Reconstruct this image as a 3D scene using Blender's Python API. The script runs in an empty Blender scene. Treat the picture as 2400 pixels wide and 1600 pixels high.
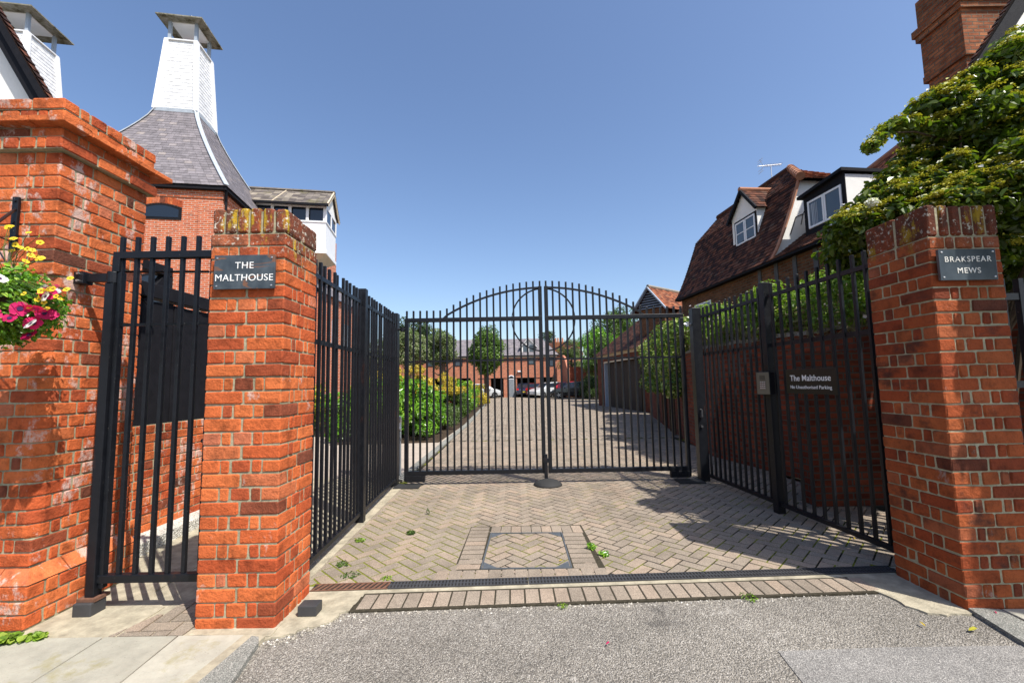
import bpy, math, random
import numpy as np
from mathutils import Vector, Matrix
random.seed(7); RS = np.random.RandomState(11)
R = math.radians
sc = bpy.context.scene
C = sc.collection

# ------------------------------------------------------------ camera
cam_d = bpy.data.cameras.new('camera'); cam = bpy.data.objects.new('camera', cam_d); C.objects.link(cam)
cam_d.sensor_width = 36; cam_d.lens = 15.0; cam_d.clip_start = 0.05; cam_d.clip_end = 2000
cam_d.shift_y = 0.00436
p_, r_ = R(5.0), R(1.05)
fw = Vector((0, math.cos(p_), math.sin(p_))); rt = Vector((1, 0, 0)); up = rt.cross(fw)
ci = math.cos(r_)*rt - math.sin(r_)*up; cu = math.cos(r_)*up + math.sin(r_)*rt
cam.matrix_world = Matrix(((ci.x, cu.x, -fw.x, 0), (ci.y, cu.y, -fw.y, 0), (ci.z, cu.z, -fw.z, 1.45), (0, 0, 0, 1)))
sc.camera = cam
# ------------------------------------------------------------ light
SUN_EL, SUN_AZ = R(56), R(135)      # azimuth clockwise from +Y
w = bpy.data.worlds.new('World'); sc.world = w; w.use_nodes = True
nt = w.node_tree; bg = nt.nodes['Background']
sky = nt.nodes.new('ShaderNodeTexSky'); sky.sky_type = 'NISHITA'; sky.sun_disc = False
sky.sun_elevation = SUN_EL; sky.sun_rotation = SUN_AZ; sky.air_density = 1.0; sky.dust_density = 1.6; sky.ozone_density = 1.5; sky.altitude = 50
hs = nt.nodes.new('ShaderNodeHueSaturation'); hs.inputs['Hue'].default_value = .504; hs.inputs['Saturation'].default_value = 1.08
nt.links.new(sky.outputs[0], hs.inputs['Color']); nt.links.new(hs.outputs[0], bg.inputs[0]); bg.inputs[1].default_value = 0.145
sd = bpy.data.lights.new('sun', 'SUN'); sun = bpy.data.objects.new('sun', sd); C.objects.link(sun)
sd.energy = 5.0; sd.angle = R(0.5); sd.color = (1.0, 0.955, 0.88)
sv = Vector((math.sin(SUN_AZ)*math.cos(SUN_EL), math.cos(SUN_AZ)*math.cos(SUN_EL), math.sin(SUN_EL)))
sun.rotation_euler = sv.to_track_quat('Z', 'Y').to_euler()
vs = sc.view_settings; vs.view_transform = 'Standard'; vs.look = 'None'; vs.exposure = 0.48; vs.gamma = 1
sc.render.engine = 'CYCLES'
sc.cycles.max_bounces = 5; sc.cycles.transparent_max_bounces = 6

# ------------------------------------------------------------ materials
class NT:
    def __init__(s, name):
        s.m = bpy.data.materials.new(name); s.m.use_nodes = True; s.t = s.m.node_tree; s.n = s.t.nodes; s.l = s.t.links
        s.b = s.n['Principled BSDF']
    def new(s, t, **k):
        n = s.n.new(t)
        for a, v in k.items(): setattr(n, a, v)
        return n
    def put(s, sock, v):
        if hasattr(v, 'links'): s.l.new(v, sock)
        elif isinstance(v, (tuple, list)): sock.default_value = tuple(v) + ((1,) if len(v) == 3 and len(sock.default_value) == 4 else ())
        else: sock.default_value = v
    def co(s, kind='Object'): return s.new('ShaderNodeTexCoord').outputs[kind]
    def attr(s, name='rnd'): return s.new('ShaderNodeAttribute', attribute_name=name).outputs['Fac']
    def mapv(s, vec, scale=(1, 1, 1), loc=(0, 0, 0), rot=(0, 0, 0)):
        n = s.new('ShaderNodeMapping'); s.put(n.inputs['Vector'], vec); n.inputs['Scale'].default_value = scale; n.inputs['Location'].default_value = loc; n.inputs['Rotation'].default_value = rot
        return n.outputs[0]
    def noise(s, vec, scale, detail=4, rough=.55, out='Fac', dist=0):
        n = s.new('ShaderNodeTexNoise'); s.put(n.inputs['Vector'], vec); n.inputs['Scale'].default_value = scale; n.inputs['Detail'].default_value = detail; n.inputs['Roughness'].default_value = rough; n.inputs['Distortion'].default_value = dist
        return n.outputs[out]
    def vor(s, vec, scale, out='Color', feature='F1'):
        n = s.new('ShaderNodeTexVoronoi', feature=feature); s.put(n.inputs['Vector'], vec); n.inputs['Scale'].default_value = scale
        return n.outputs[out]
    def ramp(s, fac, stops, interp='LINEAR'):
        n = s.new('ShaderNodeValToRGB'); s.put(n.inputs[0], fac); e = n.color_ramp.elements; n.color_ramp.interpolation = interp
        while len(e) < len(stops): e.new(.5)
        for q, (p, c) in zip(e, stops):
            q.position = p; q.color = (c, c, c, 1) if not isinstance(c, tuple) else (*c, 1)
        return n.outputs[0]
    def mix(s, f, a, b, t='MIX'):
        n = s.new('ShaderNodeMix', data_type='RGBA', blend_type=t); s.put(n.inputs[0], f); s.put(n.inputs[6], a); s.put(n.inputs[7], b); return n.outputs[2]
    def math(s, op, a, b=0.0, c=0.0):
        n = s.new('ShaderNodeMath', operation=op); s.put(n.inputs[0], a); s.put(n.inputs[1], b); s.put(n.inputs[2], c); return n.outputs[0]
    def sepz(s, vec, k='Z'):
        n = s.new('ShaderNodeSeparateXYZ'); s.put(n.inputs[0], vec); return n.outputs[k]
    def bump(s, h, strength=.5, dist=.01, norm=None):
        n = s.new('ShaderNodeBump'); s.put(n.inputs['Height'], h); n.inputs['Strength'].default_value = strength; n.inputs['Distance'].default_value = dist
        if norm is not None: s.l.new(norm, n.inputs['Normal'])
        return n.outputs[0]
    def out(s, col, rough=.8, spec=.3, bump=None, metal=0, **k):
        s.put(s.b.inputs['Base Color'], col); s.put(s.b.inputs['Roughness'], rough); s.put(s.b.inputs['Specular IOR Level'], spec); s.b.inputs['Metallic'].default_value = metal
        if bump is not None: s.l.new(bump, s.b.inputs['Normal'])
        for a, v in k.items(): s.put(s.b.inputs[a.replace('_', ' ')], v)
        return s.m

def g(v): return (v, v, v)
BR = [(0, (.12, .045, .028)), (.04, (.22, .06, .03)), (.10, (.36, .075, .028)), (.3, (.44, .082, .026)), (.6, (.54, .122, .036)), (.9, (.61, .158, .048)), (1, (.46, .14, .07))]
def brick_unit(name, white=.62, dark=.75, lichen=False, zc=None, tone=1.0):
    n = NT(name); o = n.co(); r = n.attr()
    c = n.ramp(r, BR)
    nz = n.noise(o, 9, 5, .6); c = n.mix(.85, c, n.ramp(nz, [(.28, g(.42)), (.5, g(1.0)), (.8, g(1.2))]), 'MULTIPLY')
    st = n.noise(n.mapv(o, (60, 60, 60)), 1, 4, .7); c = n.mix(.6, c, n.ramp(st, [(.3, g(.6)), (.5, g(1)), (.75, g(1.1))]), 'MULTIPLY')
    # mineral bloom in ragged patches
    a = n.math('ADD', n.math('MULTIPLY', n.noise(n.mapv(o, (5, 5, 3.2)), 1, 6, .75), 1.0), n.math('MULTIPLY', r, .05))
    c = n.mix(n.ramp(a, [(white, 0.), (white+.07, .62)]), c, (.62, .52, .46))
    c = n.mix(.8, c, n.ramp(n.noise(n.mapv(o, (1.1, 1.1, 1.6), (8, 3, 2)), 1, 5, .65), [(.32, g(.62)), (.52, g(1.0)), (.7, g(1.12))]), 'MULTIPLY')
    d = n.noise(n.mapv(o, (2.6, 2.6, 4), (4, 1, 7)), 1, 6, .7)
    c = n.mix(n.ramp(d, [(dark, 0.), (dark+.12, .75)]), c, (.06, .035, .028))
    if lichen:
        z = n.sepz(o); top = n.ramp(n.math('ADD', n.math('MULTIPLY', z, 1.0), n.math('MULTIPLY', n.noise(o, 7, 4), .5)), [(.0, 0.), (1., 1.)])
        zz = n.new('ShaderNodeMapRange'); n.put(zz.inputs[0], n.math('ADD', z, n.math('MULTIPLY', n.noise(o, 6, 4, .7), .5))); zz.inputs[1].default_value = 2.52; zz.inputs[2].default_value = 2.72
        c = n.mix(n.math('MULTIPLY', zz.outputs[0], n.ramp(n.noise(o, 16, 4, .6), [(.3, .95), (.7, .35)])), c, (.085, .045, .03))
        li = n.ramp(n.noise(n.mapv(o, (9, 9, 3), (2.3, 0, 5.1)), 1, 5, .7), [(.55, 0.), (.62, 1.)])
        c = n.mix(n.math('MULTIPLY', li, zz.outputs[0]), c, (.42, .27, .02))
        lw = n.ramp(n.noise(o, 38, 4, .7), [(.58, 0.), (.63, 1.)])
        c = n.mix(n.math('MULTIPLY', lw, zz.outputs[0]), c, (.62, .58, .48))
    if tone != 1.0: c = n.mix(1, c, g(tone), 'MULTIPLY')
    h = n.math('ADD', n.math('MULTIPLY', st, .5), n.math('MULTIPLY', n.noise(o, 22, 6, .7), 1.5))
    pit = n.ramp(n.vor(o, 70, 'Distance'), [(.0, 0.), (.22, 1.)]); h = n.math('ADD', h, n.math('MULTIPLY', pit, .25))
    return n.out(c, .88, .2, n.bump(h, .9, .010))
M = {}
M['brick'] = brick_unit('weathered_red_brick', .65, .68)
M['brick_pale'] = brick_unit('bloomed_red_brick', .58, .67)
M['brick_lichen'] = brick_unit('lichened_red_brick', .655, .68, True)
M['brick_dark'] = brick_unit('dirty_shade_toned_brick', .66, .55, True, tone=.62)  # dirtier patches; tone also darkens the whole brick in place of deeper shade
n = NT('lime_mortar'); o = n.co(); x = n.noise(o, 40, 6, .7)
M['mortar'] = n.out(n.mix(n.ramp(n.noise(o, 3, 4), [(.45, 0.), (.7, .7)]), n.ramp(x, [(.3, (.26, .235, .15)), (.7, (.45, .41, .28))]), (.15, .135, .08)), .95, .1, n.bump(x, .9, .006))

def brick_tex(name, c1, c2, mort, bw=.225, rh=.075, ms=.010, bloom=.8, dark=.7, bumpd=.008):
    n = NT(name); uv = n.co('UV'); b = n.new('ShaderNodeTexBrick'); n.put(b.inputs['Vector'], uv)
    wob = n.noise(uv, 3, 3); b.offset = .5
    b.inputs['Scale'].default_value = 1; b.inputs['Mortar Size'].default_value = ms; b.inputs['Mortar Smooth'].default_value = .3; b.inputs['Brick Width'].default_value = bw; b.inputs['Row Height'].default_value = rh
    b.inputs['Color1'].default_value = (0, 0, 0, 1); b.inputs['Color2'].default_value = (1, 1, 1, 1); b.inputs['Mortar'].default_value = (.5, .5, .5, 1); b.inputs['Bias'].default_value = 0
    c = n.mix(b.outputs['Color'], c1, c2)
    cell = n.noise(n.mapv(uv, (1/bw*1.0, 1/rh, 1)), .9, 1, .5); c = n.mix(.9, c, n.ramp(cell, [(.25, g(.45)), (.5, g(1.)), (.75, g(1.2))]), 'MULTIPLY')
    c = n.mix(.5, c, n.ramp(n.noise(uv, 30, 5, .7), [(.3, g(.6)), (.7, g(1.2))]), 'MULTIPLY')
    c = n.mix(n.ramp(n.noise(uv, 1.3, 6, .7), [(bloom, 0.), (bloom+.1, .5)]), c, (.55, .47, .42))
    c = n.mix(n.ramp(n.noise(n.mapv(uv, (1, 1, 1), (5, 3, 0)), .9, 6, .7), [(dark, 0.), (dark+.15, .6)]), c, tuple(v*.25 for v in c1))
    c = n.mix(b.outputs['Fac'], c, mort)
    h = n.math('ADD', n.math('MULTIPLY', b.outputs['Fac'], -1), n.math('MULTIPLY', n.noise(uv, 60, 4), .4))
    return n.out(c, .9, .15, n.bump(h, .8, bumpd))
M['wall_brick'] = brick_tex('garden_wall_brick', (.13, .030, .016), (.22, .052, .024), (.085, .07, .055), bloom=.64, dark=.56)  # base colours lowered so the shaded wall reads darker; shade painted into albedo
M['oast_brick'] = brick_tex('oast_brick', (.46, .10, .04), (.56, .15, .06), (.50, .42, .34), ms=.009, bloom=.9, dark=.75, bumpd=.004)
M['far_brick'] = brick_tex('far_brick', (.42, .12, .055), (.52, .17, .085), (.42, .32, .25), bloom=.8, dark=.72)
M['old_brick'] = brick_tex('old_house_brick', (.13, .055, .028), (.20, .085, .04), (.11, .09, .06), bloom=.8, dark=.5)
M['chimney_brick'] = brick_tex('chimney_brick', (.25, .075, .032), (.40, .15, .065), (.13, .10, .07), bloom=.62, dark=.46, bumpd=.012, rh=.078)

def simple(name, col, rough=.6, spec=.3, var=.25, sc_=6, bumps=.3, bd=.003, metal=0, **k):
    n = NT(name); o = n.co(); x = n.noise(o, sc_, 6, .65)
    c = n.mix(1, col, n.ramp(x, [(.25, g(1-var)), (.75, g(1+var*.6))]), 'MULTIPLY')
    return n.out(c, n.ramp(x, [(.2, g(rough*.85)), (.8, g(min(1, rough*1.15)))]), spec, n.bump(n.noise(o, sc_*8, 5, .6), bumps, bd), metal, **k)
# painted steel, with chips and rust freckles
def painted(name, col):
    n = NT(name); o = n.co(); x = n.noise(o, 14, 5, .7)
    c = n.mix(1, col, n.ramp(x, [(.2, g(.7)), (.8, g(1.5))]), 'MULTIPLY')
    c = n.mix(n.ramp(n.noise(o, 75, 3, .6), [(.70, 0.), (.73, .7)]), c, (.25, .23, .2))
    c = n.mix(n.ramp(n.noise(n.mapv(o, (7, 7, 2), (3, 3, 1)), 1, 6, .7), [(.63, 0.), (.72, .6)]), c, (.06, .022, .012))
    return n.out(c, n.ramp(x, [(.2, g(.30)), (.8, g(.5))]), .32, n.bump(n.noise(o, 60, 4, .6), .35, .002))
M['steel'] = painted('black_painted_steel', (.006, .0068, .0095))
M['black_plastic'] = simple('black_plastic', (.05, .05, .052), .5)
M['rubber'] = simple('black_rubber', (.03, .03, .03), .75, bumps=.6)
M['rust'] = simple('rusty_cast_iron', (.17, .085, .055), .85, .2, .5, 30, .6)
M['white_paint'] = simple('white_paint', (.80, .80, .80), .45, .35, .06, 4, .1)
M['grey_paint'] = simple('blue_grey_paint', (.33, .38, .44), .5, .3, .15, 8, .1)
M['white_render'] = simple('white_render', (.78, .77, .73), .85, .15, .10, 1.5, .5, .006)
M['black_timber'] = simple('black_timber', (.010, .010, .013), .75, .15, .4, 12, .6, .004)
M['oak_grey'] = simple('grey_oak', (.10, .10, .10), .8, .2, .4, 10, .6)
M['lead'] = simple('lead_sheet', (.36, .40, .44), .5, .4, .2, 6)
M['alu'] = simple('aluminium', (.6, .6, .6), .35, .5, .1, 8, .1, metal=.9)
M['cover_frame'] = simple('galvanised_edge', (.085, .095, .105), .6, .4, .3, 20)
M['beige_metal'] = simple('champagne_metal', (.15, .13, .09), .5, .3, .1, 8, .1)
M['letter_white'] = simple('letter_white', (.82, .81, .78), .5, .3, .04, 5, .05)
M['letter_cream'] = simple('letter_cream', (.70, .68, .62), .5, .3, .1, 5, .05)
M['sign_black'] = simple('sign_black', (.012, .012, .012), .3, .5, .1, 5, .05)
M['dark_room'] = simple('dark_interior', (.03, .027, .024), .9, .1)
M['cream_board'] = simple('cream_board', (.62, .52, .38), .7, .2, .15)
M['brown_door'] = simple('brown_garage_door', (.035, .026, .02), .7, .2, .25)
M['terracotta'] = simple('terracotta', (.50, .22, .12), .8, .2, .35, 14, .6)
M['bark'] = simple('bark', (.11, .08, .055), .9, .1, .4, 20, 1, .01)
M['tyre'] = simple('tyre', (.02, .02, .02), .8)
M['grey_metal'] = simple('grey_metal', (.20, .22, .24), .45, .5, .15)
M['tile_brown'] = None
def glass(name, col, rough=.06):
    n = NT(name); return n.out(col, rough, .6)
M['glass'] = glass('dark_glass', (.012, .018, .028))
M['glass_curtain'] = glass('curtained_glass', (.06, .08, .10), .12)
n = NT('curtain_cloth'); o = n.co(); x = n.noise(n.mapv(o, (22, 22, .6)), 1, 2)
M['curtain'] = n.out(n.ramp(x, [(.3, (.10, .13, .17)), (.7, (.42, .46, .5))]), .9, .1)
# slate sign plate with rusty veining
n = NT('riven_slate'); o = n.co(); x = n.noise(n.mapv(o, (3.4, 3, 11), (0, 0, 1.7)), 1, 4, .5, dist=1.2)
c = n.mix(n.ramp(x, [(.53, 0.), (.57, .8), (.62, .5), (.66, 0.)]), n.ramp(n.noise(o, 12, 5), [(.3, (.028, .036, .044)), (.7, (.075, .09, .10))]), (.22, .085, .03))
M['slate_sign'] = n.out(c, .28, .5, n.bump(n.noise(o, 25, 5), .2, .002))
n = NT('plain_slate'); o = n.co()
M['slate_plain'] = n.out(n.ramp(n.noise(o, 10, 5), [(.3, (.022, .03, .036)), (.7, (.05, .062, .07))]), .22, .5, n.bump(n.noise(o, 18, 4), .15, .002))

def tile_mat(name, stops, moss=None, rough=.85, spec=.2):
    n = NT(name); o = n.co(); r = n.attr(); c = n.ramp(r, stops)
    c = n.mix(.8, c, n.ramp(n.noise(o, 5, 6, .7), [(.3, g(.6)), (.7, g(1.25))]), 'MULTIPLY')
    c = n.mix(.6, c, n.ramp(n.noise(o, 45, 4, .7), [(.3, g(.6)), (.7, g(1.2))]), 'MULTIPLY')
    if moss: c = n.mix(n.ramp(n.noise(n.mapv(o, (1.4, 1.4, 1.4), (3, 8, 1)), 1, 6, .75), [(moss, 0.), (moss+.1, .75)]), c, (.13, .12, .05))
    return n.out(c, rough, spec, n.bump(n.noise(o, 40, 5, .6), .5, .004))
M['clay_tile'] = tile_mat('old_clay_tiles', [(0, (.022, .011, .009)), (.3, (.055, .022, .015)), (.6, (.10, .038, .023)), (.85, (.17, .062, .033)), (1, (.09, .06, .045))], .62)
M['clay_bright'] = tile_mat('orange_clay_tiles', [(0, (.10, .036, .022)), (.4, (.24, .08, .04)), (.8, (.36, .13, .06)), (1, (.20, .11, .07))], .68)
M['slate_tile'] = tile_mat('roof_slates', [(0, (.16, .143, .15)), (.5, (.20, .18, .19)), (.9, (.235, .21, .22)), (1, (.29, .25, .23))], None, .6, .35)
M['stone_tile'] = tile_mat('lichened_slates', [(0, (.10, .085, .08)), (.5, (.19, .165, .15)), (1, (.30, .26, .21))], .55)
M['hip_tile'] = tile_mat('hip_tiles', [(0, (.36, .16, .09)), (1, (.55, .28, .17))], .7)
M['board'] = tile_mat('white_weatherboard', [(0, (.78, .78, .78)), (1, (.82, .82, .81))], None, .5, .3)

# pavers
def paver(name, base, mossy=.66):
    n = NT(name); o = n.co(); r = n.attr()
    c = n.ramp(r, [(0, tuple(v*.86 for v in base)), (.5, base), (1, (base[0]*1.16, base[1]*1.08, base[2]*1.04))])
    sp = n.vor(o, 260); bw = n.new('ShaderNodeRGBToBW'); n.put(bw.inputs[0], sp)
    c = n.mix(.8, c, n.ramp(bw.outputs[0], [(.15, g(.55)), (.45, g(.95)), (.8, g(1.25)), (.97, g(1.7))]), 'MULTIPLY')
    c = n.mix(.7, c, n.ramp(n.noise(o, 1.3, 7, .75), [(.3, g(.55)), (.5, g(.95)), (.7, g(1.25))]), 'MULTIPLY')
    c = n.mix(n.ramp(n.noise(n.mapv(o, (1, 1, 1), (7, 2, 0)), 2.2, 7, .75), [(.70, 0.), (.76, .5)]), c, (.55, .50, .44))
    return n.out(c, .9, .2, n.bump(n.math('ADD', bw.outputs[0], n.noise(o, 60, 4)), .5, .003))
M['paver'] = paver('concrete_block_paver', (.285, .235, .182))
M['paver_far'] = paver('distant_block_paver', (.31, .26, .205))
n = NT('mossy_joint'); o = n.co(); sx = n.sepz(o, 'X'); sy = n.sepz(o, 'Y')
mr = n.new('ShaderNodeMapRange'); n.put(mr.inputs[0], sx); mr.inputs[1].default_value = -.1; mr.inputs[2].default_value = -1.5
my = n.new('ShaderNodeMapRange'); n.put(my.inputs[0], sy); my.inputs[1].default_value = 7; my.inputs[2].default_value = 3.6
k = n.math('ADD', n.noise(o, 2.4, 6, .7), n.math('MULTIPLY', n.math('MULTIPLY', mr.outputs[0], my.outputs[0]), .42))
k = n.math('ADD', k, n.math('MULTIPLY', my.outputs[0], .06))
M['joint'] = n.out(n.mix(n.ramp(k, [(.52, 0.), (.60, 1.)]), n.ramp(n.noise(o, 80, 4), [(.3, (.012, .011, .008)), (.7, (.045, .038, .026))]), n.ramp(n.noise(o, 90, 5), [(.3, (.07, .085, .012)), (.7, (.24, .25, .03))])), .95, .1, n.bump(n.noise(o, 120, 5), 1, .006))
M['dark_joint'] = simple('sanded_joint', (.06, .052, .036), .95, .1, .6, 40, 1, .004)
# asphalt
def asphalt(name, lo, hi, scale=85, contrast=1., stone=.0, bd=.010):
    n = NT(name); o = n.co()
    wv = n.mix(.012, o, n.noise(o, 60, 2, .5, 'Color'), 'ADD')
    v = n.vor(wv, scale); b = n.new('ShaderNodeRGBToBW'); n.put(b.inputs[0], v)
    d = n.vor(wv, scale, 'Distance')
    c = n.mix(b.outputs[0], lo, hi)
    c = n.mix(.7, c, n.ramp(d, [(.1, g(1.3)), (.45, g(.92)), (.75, g(.42))]), 'MULTIPLY')
    sp = n.new('ShaderNodeRGBToBW'); n.put(sp.inputs[0], n.vor(n.mapv(o, (1, 1, 1), (9, 4, 0)), scale*1.7))
    c = n.mix(n.ramp(sp.outputs[0], [(.72, 0.), (.8, .55)]), c, (.62, .58, .52))
    c = n.mix(n.ramp(sp.outputs[0], [(.2, .6), (.3, 0.)]), c, (.06, .055, .05))
    c = n.mix(.85, c, n.ramp(n.noise(o, .9, 8, .75), [(.3, g(.6)), (.7, g(1.25))]), 'MULTIPLY')
    if stone:
        oil = n.ramp(n.noise(n.mapv(o, (1, 1, 1), (6, 1, 0)), 1.7, 5, .6), [(.66, 0.), (.72, .45)]); c = n.mix(oil, c, (.07, .065, .06))
        e = n.vor(n.mix(.12, n.mapv(o, (.8, .8, .8), (3, 1, 0)), n.noise(o, 3, 5, .7, 'Color'), 'ADD'), 1.0, 'Distance', 'DISTANCE_TO_EDGE'); c = n.mix(n.math('MULTIPLY', n.ramp(e, [(.0, .55), (.005, 0.)]), n.ramp(n.noise(o, .8, 3), [(.5, 0.), (.6, 1.)])), c, (.07, .065, .055))
    if stone: c = n.mix(n.ramp(n.noise(n.mapv(o, (1, 1, 1), (1.3, 4, 0)), 2.1, 7, .8), [(stone, 0.), (stone+.08, .7)]), c, (.55, .51, .45))
    h = n.math('SUBTRACT', n.math('MULTIPLY', b.outputs[0], .4), d)
    return n.out(c, .85, .25, n.bump(h, .9*contrast, bd))
M['asphalt'] = asphalt('worn_asphalt', (.19, .172, .145), (.40, .362, .305), 115, 1., .60)
M['asphalt_new'] = asphalt('smooth_asphalt', (.19, .18, .168), (.31, .295, .27), 190, .5, .0, .004)
M['concrete'] = simple('rough_concrete', (.40, .355, .26), .9, .15, .5, 9, 1., .006)
n = NT('flagstone'); o = n.co(); r = n.attr()
c = n.mix(r, (.34, .325, .265), (.41, .39, .32)); c = n.mix(.8, c, n.ramp(n.noise(o, 5, 7, .75), [(.3, g(.7)), (.7, g(1.15))]), 'MULTIPLY')
c = n.mix(n.ramp(n.noise(n.mapv(o, (1, 1, 1), (2, 2, 0)), 3.1, 6, .75), [(.56, 0.), (.66, .6)]), c, (.26, .23, .10))
c = n.mix(n.ramp(n.noise(o, 90, 3, .6), [(.66, 0.), (.72, .7)]), c, (.12, .11, .08))
M['flag'] = n.out(c, .85, .2, n.bump(n.noise(o, 70, 6, .7), .8, .004))
M['kerb'] = asphalt('kerb_stone', (.20, .20, .175), (.30, .30, .265), 160, .5, .7, .004)
M['soil'] = simple('soil', (.07, .05, .035), .95, .1, .5, 12, 1, .02)
M['earth'] = simple('ground_earth', (.13, .12, .085), .95, .1, .4, 3, 1, .02)
M['bright_paving'] = simple('pale_paving', (.40, .34, .28), .9, .15, .2, 4, .6)
M['white_gravel'] = asphalt('white_limed_kerb', (.62, .60, .52), (.82, .80, .72), 60, 1., .0, .01)
n = NT('pale_grit'); M['grit'] = n.out(n.ramp(n.attr(), [(0, (.16, .14, .11)), (.6, (.42, .38, .31)), (1, (.66, .62, .55))]), .9)
def leaf(name, stops, trans=.35, rough=.45, spec=.45):
    n = NT(name); r = n.attr(); c = n.ramp(r, stops)
    b = n.b; n.put(b.inputs['Base Color'], c); b.inputs['Roughness'].default_value = rough; b.inputs['Specular IOR Level'].default_value = spec
    t = n.new('ShaderNodeBsdfTranslucent'); n.put(t.inputs[0], n.mix(1, c, (1.25, 1.35, .5), 'MULTIPLY')); ms = n.new('ShaderNodeMixShader'); ms.inputs[0].default_value = trans
    n.l.new(b.outputs[0], ms.inputs[1]); n.l.new(t.outputs[0], ms.inputs[2]); n.l.new(ms.outputs[0], n.n['Material Output'].inputs[0])
    return n.m
M['leaf_laurel'] = leaf('laurel_leaf', [(0, (.04, .12, .012)), (.5, (.13, .31, .022)), (.85, (.26, .45, .035)), (1, (.42, .55, .10))], .3, .3, .6)
M['leaf_gold'] = leaf('golden_leaf', [(0, (.10, .15, .015)), (.35, (.38, .32, .03)), (.7, (.62, .44, .05)), (1, (.72, .55, .14))], .3)
M['leaf_dark'] = leaf('dark_leaf', [(0, (.018, .035, .010)), (.6, (.045, .085, .018)), (1, (.10, .15, .04))], .25, .45)
M['leaf_mid'] = leaf('mid_leaf', [(0, (.03, .065, .012)), (.6, (.075, .14, .022)), (1, (.17, .25, .05))], .35)
M['leaf_hyd'] = leaf('climbing_hydrangea_leaf', [(0, (.03, .06, .006)), (.5, (.085, .14, .014)), (1, (.21, .26, .04))], .42, .32, .6)
M['flower_olive'] = leaf('green_yellow_floret', [(0, (.18, .17, .015)), (.6, (.38, .35, .035)), (1, (.58, .52, .11))], .25, .7, .2)
M['leaf_pale'] = leaf('pale_leaf', [(0, (.05, .10, .02)), (.45, (.12, .18, .05)), (.8, (.36, .40, .24)), (1, (.62, .62, .46))], .3)
M['leaf_ivy'] = leaf('variegated_ivy_leaf', [(0, (.035, .085, .012)), (.5, (.13, .23, .03)), (.78, (.38, .44, .12)), (1, (.66, .62, .33))], .25, .35, .5)
M['leaf_rose'] = leaf('rose_leaf', [(0, (.06, .12, .014)), (.6, (.20, .34, .03)), (1, (.40, .48, .09))], .4)
M['twig'] = leaf('dry_twig', [(0, (.16, .14, .07)), (1, (.34, .30, .17))], .1, .8, .1)
def petal(name, c0, c1): return leaf(name, [(0, c0), (1, c1)], .3, .6, .2)
M['petal_white'] = petal('white_petal', (.62, .60, .62), (.85, .84, .84)); M['petal_pink'] = petal('magenta_petal', (.34, .006, .08), (.72, .02, .16))
M['petal_yellow'] = petal('yellow_petal', (.72, .48, .02), (.85, .65, .06)); M['petal_purple'] = petal('purple_throat', (.03, .01, .06), (.08, .02, .12)); M['petal_blush'] = petal('blush_petal', (.72, .55, .55), (.85, .75, .72))

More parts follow.
